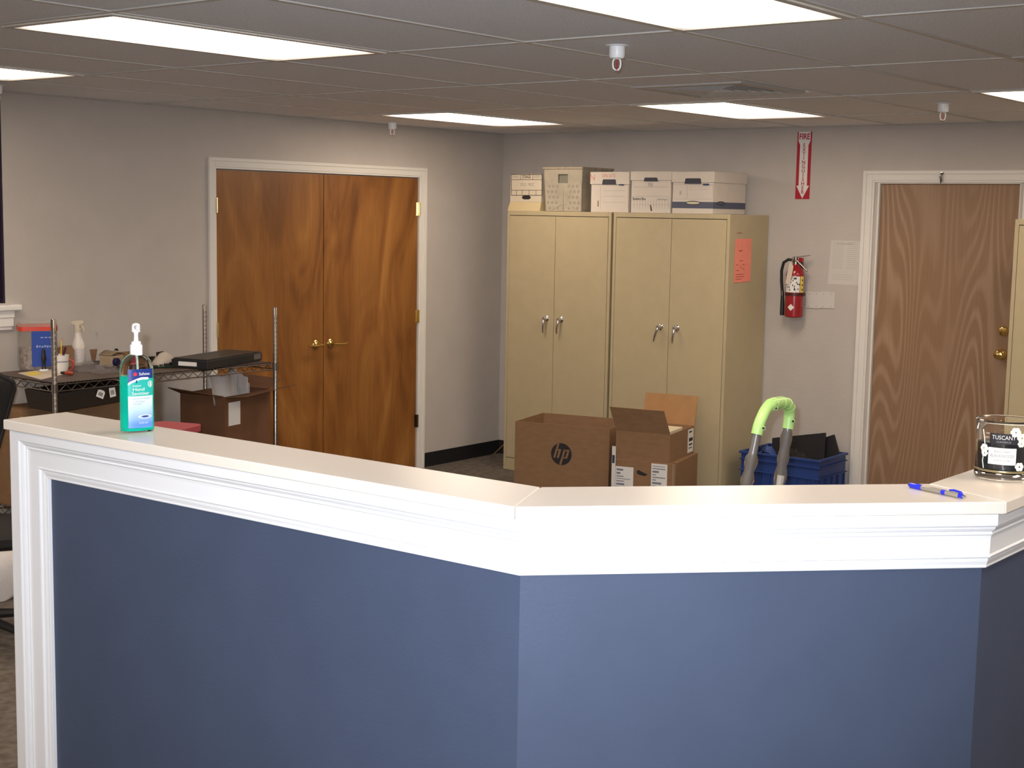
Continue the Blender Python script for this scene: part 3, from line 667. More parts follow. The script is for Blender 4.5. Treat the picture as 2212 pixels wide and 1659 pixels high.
for i in range(26):
    a_ = vd-1.1+1.6*rr.random(); z_ = EZ0+.168+.085*rr.random(); cyl_patch(mb, a_, a_+.10, z_, z_+.010, R+.0014, 2)
for i in range(3): cyl_patch(mb, vd+.80, vd+.97, EZ0+.172+.03*i, EZ0+.184+.03*i, R+.0015, 2)
part('pictograms', mb, M_ink, t)['kind'] = 'stuff'
part('diamond_emblem', MB().grid(lambda u, v: V((EX+(R+.001)*math.cos(vd-.35+.75*(u-.5)), EY+(R+.001)*math.sin(vd-.35+.75*(u-.5)), EZ0+.065+.022*(2*v-1)*(1-abs(2*u-1)))), 12, 4), M_paper, t)
zt_ = EZ0+.345
part('valve', MB().lathe([(.019,0),(.019,.018),(.014,.022),(.014,.048)], (EX,EY,zt_-.008), 16), M_steel, t)
lv = V((0,-1,0))
part('lever', MB().hexa([(EX-.010,EY+.024,zt_+.030),(EX+.010,EY+.024,zt_+.030),(EX+.007,EY-.095,zt_+.048),(EX-.007,EY-.095,zt_+.048)], [(EX-.010,EY+.024,zt_+.040),(EX+.010,EY+.024,zt_+.040),(EX+.007,EY-.097,zt_+.056),(EX-.007,EY-.097,zt_+.056)]), mat('worn_pale_lever', (.36,.33,.30,1), .4, .4), t, bev=.002)
part('carry_handle', MB().hexa([(EX-.009,EY-.010,zt_+.012),(EX+.009,EY-.010,zt_+.012),(EX+.007,EY-.080,zt_-.052),(EX-.007,EY-.080,zt_-.052)], [(EX-.009,EY-.005,zt_+.024),(EX+.009,EY-.005,zt_+.024),(EX+.007,EY-.086,zt_-.045),(EX-.007,EY-.086,zt_-.045)]), M_steel, t, bev=.002)
part('red_grip', MB().box((EX-.008,EY-.052,zt_+.008),(EX+.008,EY-.022,zt_+.035)), M_red, t, bev=.003)
hs = MB(); pts = [(EX-.01,EY+.015,zt_+.018),(EX-.015,EY+.045,zt_+.022),(EX-.02,EY+.075,zt_+.002),(EX-.02,EY+.088,zt_-.05),(EX-.015,EY+.088,zt_-.12),(EX-.01,EY+.082,EZ0+.16)]
hs.tube(pts, .0095, 12); part('hose', hs, M_black, t)
part('hose_collar', MB().tube([(EX-.01,EY+.082,EZ0+.165),(EX-.008,EY+.081,EZ0+.135)], .011, 12), M_steel, t)
part('nozzle', MB().tube([(EX-.008,EY+.081,EZ0+.137),(EX-.006,EY+.080,EZ0+.08),(EX-.005,EY+.080,EZ0+.008)], [.0105,.0135,.014], 12), M_black, t)
part('inspection_tag', MB().prism([(0,0),(.034,-.005),(.052,.110),(.028,.142),(.018,.110)], (EX-R-.004, EY+.035, EZ0+.215), UR, UZ, NR, 0, .0012).tube([(EX-R-.003,EY+.004,EZ0+.350),(EX-.03,EY,zt_+.03)], .0012, 5), mat('pale_tag', (.64,.55,.45,1), .7), t, label='pale paper tag')
# notice paper and the two blank switch plates
a, b, c, d = [px(x, y, 0, XW) for x, y in ((1793,519),(1857,518),(1855,614),(1788,613))]
t = thing('wall_notice', 'faded printed notice sheet in a clear cover, beside the plywood door casing', 'notice', (XW, a.y-.08, d.z))
NO = V((XW-.0005, d.y, d.z)); nw, nh = abs(d.y-1.414), a.z-d.z
part('sheet', MB().prism([(0,0),(nw,0),(nw,nh),(.012,nh)], NO, UR, UZ, NR, 0, .0008), mat('faded_paper', (.60,.57,.53,1), .6), t)
mb = MB()
for cidx, (u0, u1) in enumerate(((.025,.105),(.125,nw-.012))):
    for i in range(17): mb.prism(rect(u0, .10+.0125*i, u1-.012*rr.random(), .105+.0125*i), NO+NR*.0007, UR, UZ, NR, 0, .0004)
mb.prism(rect(.05,nh-.022,nw-.05,nh-.015), NO+NR*.0007, UR, UZ, NR, 0, .0004)
for i in range(3): mb.prism(rect(.03,.03+.014*i,nw-.04,.034+.014*i), NO+NR*.0007, UR, UZ, NR, 0, .0004)
part('print_lines', mb, mat('faded_print', (.53,.49,.455,1), .8), t)['kind'] = 'stuff'
for k, (x0, x1, lb) in enumerate(((1741,1771.5,'blank cream wall plate nearer the fire extinguisher'),(1772.5,1803,'blank cream wall plate nearer the plywood door'))):
    a, c = px(x0, 630, 0, XW), px(x1, 667, 0, XW)
    t = thing('wall_plate', lb, 'wall plate', (XW, (a.y+c.y)/2, c.z), group='blank wall plates')
    part('plate', MB().box((XW-.006, c.y, c.z), (XW-.0003, a.y, a.z)), mat('wall_plate_plastic', (.60,.57,.53,1), .45), t, bev=.0025)
    for sy in (.25, .75):
        for sz in (.12, .88): part('screw', MB().lathe([(.0035,0),(.003,.0012),(0,.0014)], (XW-.006, a.y+(c.y-a.y)*sy, c.z+(a.z-c.z)*sz), 10, (-1,0,0)), M_grey, t)

# ------------------------------------------------------------------ cardboard boxes in front of the cabinets
def obox(name, label, o, rz, w_, d_, h_, group='cardboard boxes by the cabinets'):
    """local frame: origin front-left foot corner, +x along the front to the viewer's right, +y towards the back"""
    t = thing(name, label, 'box', o, 0, group); t.rotation_euler = (0, 0, rz); return t
def walls(t, w_, d_, h_, th=.004, m=M_card, lid=False, z0=0):
    pl = dict(W=False)
    part('box_side', MB().box((0,0,z0),(w_,th,h_)), m, t, **pl)
    part('box_side', MB().box((0,d_-th,z0),(w_,d_,h_)), m, t, **pl)
    part('box_side', MB().box((0,th,z0),(th,d_-th,h_)), m, t, **pl)
    part('box_side', MB().box((w_-th,th,z0),(w_,d_-th,h_)), m, t, **pl)
    part('box_bottom', MB().box((th,th,z0),(w_-th,d_-th,z0+th)), m, t, **pl)
# big printed box: front-left corner seen at (1113, 909.6), z = .5
fl_, fr_ = px(1113, 909.6, 2, .50), px(1320, 925.5, 2, .50)
ang = math.atan2((fr_-fl_).y, (fr_-fl_).x); wB = (fr_-fl_).length
ang -= .04
t = obox('cardboard_box', 'big open cardboard box with a round black printed logo', (fl_.x, fl_.y, .0005), ang, wB, .45, .4995)
walls(t, wB, .45, .4995)
LX, LZ = .5*wB+.0, .0
o_ = rootmat(t).inverted() @ onp(1212.5, 981, fl_, (math.sin(ang), -math.cos(ang), 0))
LX, LZ = o_.x, o_.z; RL = .070
UL = dict(W=False); lx, ly, lz_ = V((1,0,0)), V((0,-1,0)), V((0,0,1))
def clip_disc(r, xa0, xb0, xa1, xb1, side):
    """part of a disc left or right of the slanted line through (xa0 at z=-r) .. (xb0 at z=r)"""
    pts = []
    for i in range(48):
        a_ = 2*PI*i/48; x, z = r*math.cos(a_), r*math.sin(a_); xl = xa0+(xb0-xa0)*(z+r)/(2*r)
        if side*(x-xl) >= 0: pts.append((a_, x, z, xl))
    return pts
slope = .30
def half(side, gap):
    pts = [(r_[1], r_[2]) for r_ in clip_disc(RL, -slope*RL+side*gap, slope*RL+side*gap, 0, 0, side)]
    c_ = (sum(p[0] for p in pts)/len(pts), sum(p[1] for p in pts)/len(pts))
    pts.sort(key=lambda p: math.atan2(p[1]-c_[1], p[0]-c_[0])); return pts
disc = MB()
LO = V((LX, 0, LZ))
disc.prism(circ(RL, 40), LO, lx, lz_, ly, .0002, .0010)
logo = part('round_logo', disc, M_ink, t, W=False)
# letters in the colour of the board: strokes slanted like the mark
def stroke(mb, pts, w2):
    for (x0, z0_), (x1, z1_) in zip(pts, pts[1:]):
        d = V((x1-x0, z1_-z0_)).normalized(); n_ = V((-d.y, d.x))*w2
        mb.prism([(x0-n_.x, z0_-n_.y), (x1-n_.x, z1_-n_.y), (x1+n_.x, z1_+n_.y), (x0+n_.x, z0_+n_.y)], LO, lx, lz_, ly, .0011, .0017)
sl = lambda x, z: (x+slope*z, z)
lt = MB(); S = .0062
stroke(lt, [sl(-.040,-.026), sl(-.040,.066)], S)           # h ascender
stroke(lt, [sl(-.046,.026), sl(-.017,.026)], S*.75); stroke(lt, [sl(-.016,.031), sl(-.016,-.026)], S)
stroke(lt, [sl(.014,.031), sl(.014,-.067)], S)             # p descender
stroke(lt, [sl(.010,.026), sl(.040,.026)], S*.75); stroke(lt, [sl(.041,.031), sl(.041,-.026)], S); stroke(lt, [sl(.010,-.021), sl(.044,-.021)], S*.75)
part('logo_letters', lt, M_card, logo, W=False)

# open box on the closed box
f2l, f2r = px(1329, 930, 2, .50), px(1448, 939.5, 2, .50)
ang2 = math.atan2((f2r-f2l).y, (f2r-f2l).x); w2 = (f2r-f2l).length
ang2 -= .05; f2l = f2r-V((math.cos(ang2), math.sin(ang2), 0))*w2
h2 = .175; dz = .50-h2
t = obox('cardboard_box', 'small open cardboard box with raised flaps, stacked on the closed box', (f2l.x, f2l.y, dz), ang2, w2, .45, h2)
walls(t, w2, .45, h2)
def flap(x0, x1, y, dy, dz_, skew, th=.004, m=M_card):
    """flap hinged on the rim at y"""
    n_ = V((0, dz_, -dy)).normalized()*th
    P = [V((x0,y,h2)), V((x1,y,h2)), V((x1+skew,y+dy,h2+dz_)), V((x0+skew,y+dy,h2+dz_))]
    return part('flap', MB().add(P+[p+n_ for p in P], fs6), m, t, W=False)
flap(0, w2, .000, -.045, .148, -.030)
flap(0, w2, .446, .03, .185, .010, m=M_cardin)
part('packing_slip', MB().box((w2-.15, .10, h2-.035), (w2-.035, .33, h2+.004)), mat('cream_slip', (.62,.55,.40,1), .8), t, W=False, bev=.004, label='cream papers inside')
part('inner_shelf', MB().box((.005, .005, h2-.05), (w2-.005, .445, h2-.045)), M_cardin, t, W=False)
sl_ = MB().box((w2, .33, .015), (w2+.0008, .435, h2-.012))
lab = part('shipping_label', sl_, M_paper, t, W=False)
mb = MB()
for z_, hh in ((h2-.035,.010),(.085,.022),(.060,.010),(.040,.006)): mb.box((w2+.0009, .35, z_), (w2+.0014, .42-.03*rr.random(), z_+hh))
part('label_print', mb, M_ink, lab, W=False)['kind'] = 'stuff'
lw, ld_ = w2+.045, .47
t = obox('cardboard_box', 'closed cardboard box with two white labels, under the small open box', (0,0,.0005), ang2+.02, lw, ld_, dz-.001)
c_ = V((f2l.x, f2l.y, 0))+Matrix.Rotation(ang2, 3, 'Z') @ V((-.012, -.010, 0)); t.location = (c_.x, c_.y, .0005)
bh = dz-.0012
part('box_body', MB().box((0,0,0), (lw, ld_, bh)), M_card, t, W=False, bev=.003)
for x0, x1, z0_, z1_ in ((.018, .135, .06, bh-.045), (.250, .352, .06, bh-.008)):
    lb = part('shipping_label', MB().box((x0, -.0008, z0_), (x1, 0, z1_)), M_paper, t, W=False)
    mb = MB(); z_ = z1_-.014
    while z_ > z0_+.02:
        hh = rr.choice((.004,.006,.012)); mb.box((x0+.008, -.0013, z_-hh), (x0+.03+(x1-x0-.04)*rr.random(), -.0009, z_)); z_ -= hh+.010
    part('label_print', mb, mat('grey_blue_print', (.20,.20,.26,1), .8), lb, W=False)['kind'] = 'stuff'
part('hand_hole', MB().prism([(-.035,.012),(-.022,.018),(-.005,.010),(.022,.000),(.035,-.004),(.020,-.016),(-.015,-.012),(-.034,-.004)], (.192, 0, bh-.075), lx, lz_, ly, -.001, .0008), M_ink, t, W=False)
part('tape', MB().box((lw-.012, -.0006, 0), (lw+.0006, .03, bh)), mat('box_corner_tape', (.30,.20,.12,1), .4), t, W=False)
# a pale printed sleeve standing in the gap between the boxes
g0 = px(1327, 985, 0, 3.32)
t = thing('paper_sleeve', 'thin white printed sleeve standing in the gap between the two cardboard stacks', 'sleeve', (3.31, g0.y, .001))
part('sheet', MB().box((3.31, g0.y-.014, .001), (3.314, g0.y+.011, .405)), M_paper, t)
part('sheet_print', MB().box((3.3094, g0.y-.010, .30), (3.3099, g0.y+.008, .35)), M_navyink, t)

# ------------------------------------------------------------------ blue crate with black panels
k0, k1, k2 = px(1576, 976, 2, .35), px(1762, 995, 2, .35), px(1838, 980, 2, .35)
angk = math.atan2((k1-k0).y, (k1-k0).x)-.14; kw = (k1-k0).length; kdp = .41; k0 = k1-V((math.cos(angk), math.sin(angk), 0))*(kw-.03)
t = thing('blue_crate', 'blue plastic stacking crate on the floor, filled with black panels and cables', 'crate', (k0.x, k0.y, .0005), angk)
kh = .3495
part('crate_side', MB().box((.012,.012,0),(kw-.012,.018,kh)), M_blue, t, W=False)
part('crate_side', MB().box((.012,kdp-.018,0),(kw-.012,kdp-.012,kh)), M_blue, t, W=False)
part('crate_side', MB().box((.012,.018,0),(.018,kdp-.018,kh)), M_blue, t, W=False)
part('crate_side', MB().box((kw-.018,.018,0),(kw-.012,kdp-.018,kh)), M_blue, t, W=False)
part('crate_bottom', MB().box((.018,.018,0),(kw-.018,kdp-.018,.006)), M_blue, t, W=False)
def ringbox(z0_, z1_, o1, i1):
    m_ = MB()
    m_.box((o1,o1,z0_),(kw-o1,i1,z1_)).box((o1,kdp-i1,z0_),(kw-o1,kdp-o1,z1_)).box((o1,i1,z0_),(i1,kdp-i1,z1_)).box((kw-i1,i1,z0_),(kw-o1,kdp-i1,z1_)); return m_
part('rim', ringbox(kh-.012, kh+.002, 0, .020), M_blue, t, W=False, bev=.002)
for z_ in (.305, .235): part('ledge', ringbox(z_-.006, z_, .002, .0115), M_blue, t, W=False, bev=.001)
for i in range(9):
    x_ = .03+(kw-.066)*i/8; part('rib', MB().box((x_,.003,.01),(x_+.006,.0115,.228)), M_blue, t, W=False)
for i in range(5):
    y_ = .03+(kdp-.066)*i/4; part('rib', MB().box((kw-.0115,y_,.01),(kw-.003,y_+.006,.228)), M_blue, t, W=False)
R4 = rootmat(t)
def panelthing(name, label, cat, quad, depthpt, th, m):
    """flat panel whose front outline is given in pixels on a plane through depthpt facing the viewer"""
    pass
M_blk2 = mat('matte_black_panel', (.014,.012,.014,1), .55)
# panel leaning against the back of the crate: corners in crate coordinates
def slab(name, label, cat, P, th, m=M_blk2, group=None):
    P = [R4 @ V(p) for p in P]; n_ = (P[1]-P[0]).cross(P[3]-P[0]).normalized()*th
    t_ = thing(name, label, cat, P[0], 0, group); part('panel', MB().add(P+[p+n_ for p in P], fs6), m, t_, bev=.002); return t_
def rk(x, y, yy):  # pixel -> crate coordinates on the crate plane y = yy
    n_ = R4.to_3x3() @ V((0,1,0)); return R4.inverted() @ onp(x, y, R4 @ V((0,yy,0)), n_)
a, b, c, d = rk(1670, 946, .345), rk(1785, 934.5, .345), rk(1786, 985, .345), rk(1672, 990, .345)
s_ = slab('flat_screen', 'larger flat black screen panel sticking up from the blue crate', 'screen', [(d.x,.320,.15),(c.x,.320,.15),(b.x,.345,b.z),(a.x,.345,a.z)], .014, group='black screens in the blue crate')
a, b, c, d = rk(1774, 963, .315), rk(1811, 948, .315), rk(1831, 983, .315), rk(1802, 1004, .315)
lim = kw-.024
slab('flat_screen', 'smaller tilted black screen panel nearest the door in the blue crate', 'screen', [(lim-.15,.368,.22),(lim-.002,.368,.315),(lim-.060,.380,.462),(lim-.21,.380,.40)], .014, group='black screens in the blue crate')
t_ = thing('cable_heap', 'tangled black cables heaped in the blue crate', 'cables', R4 @ V((.25,.2,.2)), 0)
for q in range(7):
    pts = [R4 @ V((.06+.44*(i/14), .10+.16*rr.random(), .22+.10*math.sin(PI*i/14)+.035*rr.random())) for i in range(15)]
    part('cable', MB().tube(pts, .006+.003*rr.random(), 6), M_black, t_)
part('cable_pile', MB().grid(lambda u, v: R4 @ V((.02+(kw-.04)*u, .02+(kdp-.115)*v, .16+.20*math.sin(PI*min(1,max(0,u)))*math.sin(PI*v)+.03*math.sin(31*u+17*v)*math.sin(23*v)*(0 if u in (0,1) or v in (0,1) else 1))), 30, 20), M_mesh, t_)['kind'] = 'stuff'
pts = [R4 @ V(p) for p in ((.08,.03,.352),(.07,.02,.375),(.085,.03,.392),(.12,.05,.385),(.15,.08,.33))]
part('cable', MB().tube(pts, .003, 6), M_black, t_)
a = rk(1662, 960, .12)
t_ = thing('blue_pouch', 'crumpled blue plastic pouch poking out of the blue crate', 'pouch', R4 @ V((a.x-.03,.12,.33)), 0)
part('pouch_body', MB().grid(lambda u, v: R4 @ V((a.x-.075+.12*u, .10+.06*v+.01*math.sin(9*u), .30+(.085*math.sin(PI*min(.999,u*.9+.05))**.7)*(1-abs(v-.5))+.006*math.sin(22*u+9*v))), 10, 6), M_blue, t_, solid=.004)

# thin cane leaning by the corner
p0, p1 = px(1060, 987, 2, .004), px(1083.5, 965, 1, 3.95)
t = thing('thin_cane', 'thin yellowish cane leaning behind the corner cabinet', 'cane', p0)
part('cane_stick', MB().tube([p0, p1, p1+(p1-p0)*.4], .004, 8), mat('yellow_cane', (.42,.26,.09,1), .5), t)

# ------------------------------------------------------------------ hand truck behind the half wall
def pd(x, y, d): r_ = ray(x, y); return CAM+r_*(d/r_.dot(fw))
L0, L1 = pd(1633, 941, 4.35), pd(1611, 1049, 4.35); R0, R1_ = pd(1697, 928, 4.55), pd(1679, 1049, 4.55)
def down(a, b, z): k_ = (z-a.z)/(b.z-a.z); return a+(b-a)*k_
LB, RB = down(L0, L1, .16), down(R0, R1_, .16)
t = thing('hand_truck', 'hand truck with a lime green looped grip and plastic wrapped tubes', 'hand truck', ((LB+RB).x/2, (LB+RB).y/2, 0))
gp = [pd(1634.5, 938, 4.35), pd(1639, 918, 4.35), pd(1647, 898, 4.36), pd(1658, 878, 4.39), pd(1672, 871, 4.43), pd(1696, 869, 4.50), pd(1705, 878, 4.53), pd(1705, 893, 4.55), pd(1704, 910, 4.55), pd(1701.5, 926, 4.55)]
def smooth(P, n=2):
    for _ in range(n):
        Q = [P[0]]
        for a_, b_ in zip(P, P[1:]): Q += [a_*.75+b_*.25, a_*.25+b_*.75]
        P = Q+[P[-1]]
    return P
gs = smooth(gp)
gr = [.0175]*len(gs)
gp_ = part('grip', MB().tube(gs, gr, 18), M_lime, t, label='lime green moulded grip')
i0 = len(gs)//2-6; i1 = len(gs)-13
part('hand_pad', MB().tube(gs[i0:i1], .0188, 18), M_lime, gp_)
tb = (R0-L0).normalized()
for q in range(5):
    s_ = gs[i0+1+int(q*(i1-i0-2)/4.0)]; d_ = (gs[i0+2+int(q*(i1-i0-2)/4.0)]-s_).normalized()
    part('grip_ridge', MB().tube([s_-d_*.002, s_+d_*.002], .0198, 18), M_lime, gp_)
for x, y, dd in ((1649, 925, 4.338), (1676, 882, 4.40), (1703.5, 877, 4.505), (1713, 910, 4.53)):
    c_ = pd(x, y, dd); part('screw_boss', MB().lathe([(.0065,0),(.0065,.005),(.0045,.006),(.0045,.002)], c_+fw*.004, 14, -fw), M_lime, gp_)
    part('screw_hole', MB().lathe([(.004,0),(.004,.002)], c_-fw*.001, 10, -fw), M_ink, gp_)
M_tube = mat('dark_steel_tube', (.16,.15,.14,1), .35, .2)
M_film = mat('clear_wrap', (.82,.78,.75,1), .06, trans=.95, ior=1.25)
for nm, A, B, C_ in (('l', gp[0], L0, LB), ('r', gp[-1], R0, RB)):
    part('tube', MB().tube([A+(A-C_).normalized()*.01, C_], .0135, 14), M_tube, t)
    # wrinkled clear wrap around the tube
    ax_ = (C_-A).normalized(); s0_ = A+ax_*(.062 if nm == 'l' else .008); K = 70; Ln = (C_-s0_).length*.97
    pts = [s0_+ax_*(Ln*i/K) for i in range(K+1)]
    wr_ = [.0165+.0035*rr.random()+.002*math.sin(i*1.3) for i in range(K+1)]; wr_[0] = .0142
    part('plastic_wrap', MB().tube(pts, wr_, 14, caps=False), M_film, t)
    st = A+ax_*(.205 if nm == 'l' else .150)
    part('paper_sleeve_strip', MB().box((-.006,-.018,-.16),(.008,-.0168,0)) if False else MB().tube([st+V((0,0,0))-fw*.005, st+ax_*.25-fw*.005], [.0115,.0115], 8), M_paper, t)
part('crossbar', MB().tube([down(L0, L1, .95), down(R0, R1_, .95)], .009, 10), M_tube, t)
part('crossbar', MB().tube([down(L0, L1, .55), down(R0, R1_, .55)], .009, 10), M_tube, t)
part('axle', MB().tube([LB-(RB-LB)*.35, RB+(RB-LB)*.35], .009, 10), M_tube, t)
axd = (RB-LB); axd.z = 0; axd.normalize()
for c_ in (LB-(RB-LB)*.35, RB+(RB-LB)*.35):
    part('wheel', MB().lathe([(.02,-.02),(.07,-.02),(.078,-.012),(.08,0),(.078,.012),(.07,.02),(.02,.02)], V((c_.x, c_.y, .0805)), 24, axd), M_black, t)
tp = V((axd.y, -axd.x, 0)); 
if tp.dot(V((CAM.x, CAM.y, 0))-LB) < 0: tp = -tp
q0, q1 = V((LB.x, LB.y, .004))-axd*.08, V((RB.x, RB.y, .004))+axd*.08
part('toe_plate', MB().hexa([q0, q1, q1+tp*.22, q0+tp*.22], [p+V((0,0,.006)) for p in (q0, q1, q1+tp*.22, q0+tp*.22)]), M_tube, t)
for c_ in (LB, RB): part('tube_foot', MB().tube([c_, V((c_.x, c_.y, .008))], .0135, 12), M_tube, t)

# ------------------------------------------------------------------ things on the ledge
def surf_bottle(o, rz, a, b, pw=2.6):
    """superellipse bottle: returns fn(arc position s, height, offset)"""
    N_ = 400; pts = []
    for i in range(N_+1):
        th = -PI/2+2*PI*(i/N_-.5); c_, s_ = math.cos(th), math.sin(th)
        pts.append((a*math.copysign(abs(c_)**(2/pw), c_), b*math.copysign(abs(s_)**(2/pw), s_)))
    S_ = [0]
    for p, q in zip(pts, pts[1:]): S_.append(S_[-1]+math.hypot(q[0]-p[0], q[1]-p[1]))
    tot = S_[-1]; S_ = [x-tot/2 for x in S_]
    R_ = Matrix.Rotation(rz, 3, 'Z')
    import bisect
    def fn(s_, z, off_):
        i = min(max(bisect.bisect(S_, s_)-1, 0), N_-1); k_ = (s_-S_[i])/max(1e-9, S_[i+1]-S_[i])
        p = V((pts[i][0]*(1-k_)+pts[i+1][0]*k_, pts[i][1]*(1-k_)+pts[i+1][1]*k_, 0)); tg = V((pts[i+1][0]-pts[i][0], pts[i+1][1]-pts[i][1], 0)).normalized()
        n_ = V((tg.y, -tg.x, 0)); p = p+n_*off_+V((0,0,z)); return V(o)+R_ @ p
    return fn
def se_ring(a, b, z, o, rz, n=40, pw=2.6):
    R_ = Matrix.Rotation(rz, 3, 'Z'); P = []
    for i in range(n):
        th = 2*PI*i/n; c_, s_ = math.cos(th), math.sin(th)
        P.append(V(o)+R_ @ V((a*math.copysign(abs(c_)**(2/pw), c_), b*math.copysign(abs(s_)**(2/pw), s_), z)))
    return P
def se_loft(mb, rings, n=40, caps=True):
    vs = [p for r_ in rings for p in r_]; fs = []
    for i in range(len(rings)-1): fs += [(i*n+j, i*n+(j+1) % n, (i+1)*n+(j+1) % n, (i+1)*n+j) for j in range(n)]
    mb.add(vs, fs, True)
    if caps: mb.add(vs[:n], [tuple(range(n-1,-1,-1))]); mb.add(vs[-n:], [tuple(range(n))])
    return mb
BO = px(295.5, 934, 2, HP)+V((.012,.014,.0003)); BO.z = HP+.0004
view = math.atan2(CAM.y-BO.y, CAM.x-BO.x)
BR = view+PI/2+math.radians(24)      # the label face is turned a little to the viewer's right
t = thing('sanitizer_bottle', 'clear pump bottle of green hand sanitizer on the ledge', 'bottle', BO)
A_, B_ = .0375, .0235
M_clear = mat('clear_plastic', (.96,.98,.97,1), .04, trans=1, ior=1.18)
M_gel = mat('green_gel', (.003,.80,.60,1), .12, trans=.30, ior=1.2, spec=.3)
HB = .168
prof = [(.93,0),(.985,.003),(1,.008),(1,.125),(.985,.134),(.94,.143),(.85,.152),(.70,.160),(.52,.165),(.36,.168)]
part('bottle_shell', se_loft(MB(), [se_ring(max(A_*k_, .0128), max(B_*(k_ if k_ > .8 else k_*.95+.05), .0128) if k_ > .4 else .0128, z, BO, BR, pw=2.6 if k_ > .6 else 2.1) for k_, z in prof], caps=True), M_clear, t)
lq = [(.90,.003),(.955,.006),(.965,.010),(.965,.1215)]
part('green_liquid', se_loft(MB(), [se_ring(A_*k_, B_*k_, z, BO, BR) for k_, z in lq]), M_gel, t, label='emerald green gel')
fn = surf_bottle(BO, BR, A_, B_)
LS0, LS1 = -.0295, .0295
def onb(name, poly, m, off_=.0004, par=None, label=None, nsub=24):
    """polygon given as columns: list of (s, z_lo, z_hi)"""
    mb = MB(); P = []
    for s_, lo, hi in poly: P.append((fn(s_, lo, off_), fn(s_, hi, off_)))
    vs = [q for pr_ in P for q in pr_]; mb.add(vs, [(2*i, 2*i+2, 2*i+3, 2*i+1) for i in range(len(P)-1)], True)
    return part(name, mb, m, par or t, label=label)
cols = [LS0+(LS1-LS0)*i/24 for i in range(25)]
M_lblue = bpy.data.materials.new('pale_blue_label'); M_lblue.use_nodes = True
nt = M_lblue.node_tree; b_ = nt.nodes['Principled BSDF']; b_.inputs['Roughness'].default_value = .4
tc = nt.nodes.new('ShaderNodeTexCoord'); sx_ = nt.nodes.new('ShaderNodeSeparateXYZ'); rp = nt.nodes.new('ShaderNodeValToRGB'); mr_ = nt.nodes.new('ShaderNodeMapRange')
mr_.inputs['From Min'].default_value = .018; mr_.inputs['From Max'].default_value = .078
nt.links.new(tc.outputs['Object'], sx_.inputs[0]); nt.links.new(sx_.outputs['Z'], mr_.inputs['Value']); nt.links.new(mr_.outputs[0], rp.inputs['Fac']); nt.links.new(rp.outputs['Color'], b_.inputs['Base Color'])
rp.color_ramp.elements[0].color = (.10,.25,.62,1); rp.color_ramp.elements[1].color = (.62,.78,.88,1); rp.color_ramp.elements[1].position = .8
M_lnavy = mat('navy_label', (.012,.035,.20,1), .4); M_lteal = mat('teal_label', (.02,.42,.36,1), .4)
lb = onb('front_label', [(s_, .010, .137) for s_ in cols], M_lblue, .0004, label='printed label')
arc = lambda s_: .108+.010*math.sqrt(max(0, 1-((s_-.004)/.036)**2))*1.0-.006*max(0, -(s_)/.03)
onb('label_band', [(s_, arc(s_), .137) for s_ in cols], M_lnavy, .0007, lb)
onb('label_band', [(s_, .079, arc(s_)) for s_ in cols], M_lteal, .0007, lb)
onb('label_arc', [(s_, arc(s_)-.0035, arc(s_)+.0015) for s_ in cols[:20]], M_paper, .0010, lb)
wf = lambda x, z: (lambda cx_, cy_, o_: fn(x+cx_, z+cy_, o_))
def btext(s, x, z, size, m, width=None): text('lettering', s, m, lb, BO, (1,0,0), (0,0,1), size, width, fn=wf(x, z), off=.0012, ext=.0002)
btext('Safetec', .008, .1265, .0088, M_paper, .026)
btext('Instant', -.010, .1015, .0062, M_paper, .018)
btext('Hand', -.006, .0935, .0098, M_paper, .026)
btext('Sanitizer', -.0015, .0845, .0098, M_paper, .040)
btext('with aloe and vitamin E', 0, .0735, .0042, M_grey, .040)
btext('A refreshing gel', -.006, .0675, .0042, M_grey, .028)
btext('kills germs', -.009, .0625, .0042, M_grey, .020)
btext('12 FL OZ', .004, .0205, .0045, M_paper, .020)
def blob(name, x, z, rx, rz_, m, off_): onb(name, [(x+rx*math.cos(PI-PI*i/12), z-rz_*math.sin(PI*i/12), z+rz_*math.sin(PI*i/12)) for i in range(13)], m, off_, lb)
blob('red_emblem', -.0135, .1265, .0042, .0042, mat('label_red', (.55,.02,.05,1), .5), .0012)
blob('drop_mark', -.011, .1105, .0016, .0035, M_lnavy, .0014)
blob('round_seal', .0215, .104, .0062, .0068, M_paper, .0014); blob('round_seal', .0215, .104, .0047, .0053, M_lteal, .0017); blob('drop_mark', .0215, .104, .0022, .0042, M_paper, .0020)
blob('ripple', .008, .034, .016, .0042, M_paper, .0012); blob('ripple', .008, .034, .0125, .0030, M_lblue, .0015); blob('ripple', .008, .0345, .0080, .0018, M_lnavy, .0018)
pz = lambda L_, m, n_: part(n_, MB().lathe(L_, BO, 28), m, t)
pz([(.0128,.1655),(.0135,.166),(.0135,.1865),(.0125,.188)], M_white_pl, 'pump_collar')
pz([(.0105,.188),(.0105,.1935),(.0095,.1945),(.004,.195)], M_white_pl, 'collar_cap')
pz([(.006,.194),(.0050,.198),(.0044,.208),(.0058,.216)], M_white_pl, 'pump_stem')
hd = part('pump_head', MB().lathe([(.0088,.2150),(.0095,.216),(.0092,.227),(.0085,.231),(.006,.2335),(0,.2345)], BO, 24), M_white_pl, t)
nd = V((math.cos(view+.12), math.sin(view+.12), 0)); n0 = V(BO)+V((0,0,.226))
part('nozzle', MB().tube([n0+nd*.004, n0+nd*.018, n0+nd*.026+V((0,0,-.001)), n0+nd*.030+V((0,0,-.005))], [.0055,.005,.0042,.0036], 12), M_white_pl, hd)
part('dip_tube', MB().tube([V(BO)+V((0,0,.166)), V(BO)+V((.002,0,.125))], .0025, 8), mat('milky_tube', (.75,.85,.80,1), .4), t)

t.scale.z = 1.03
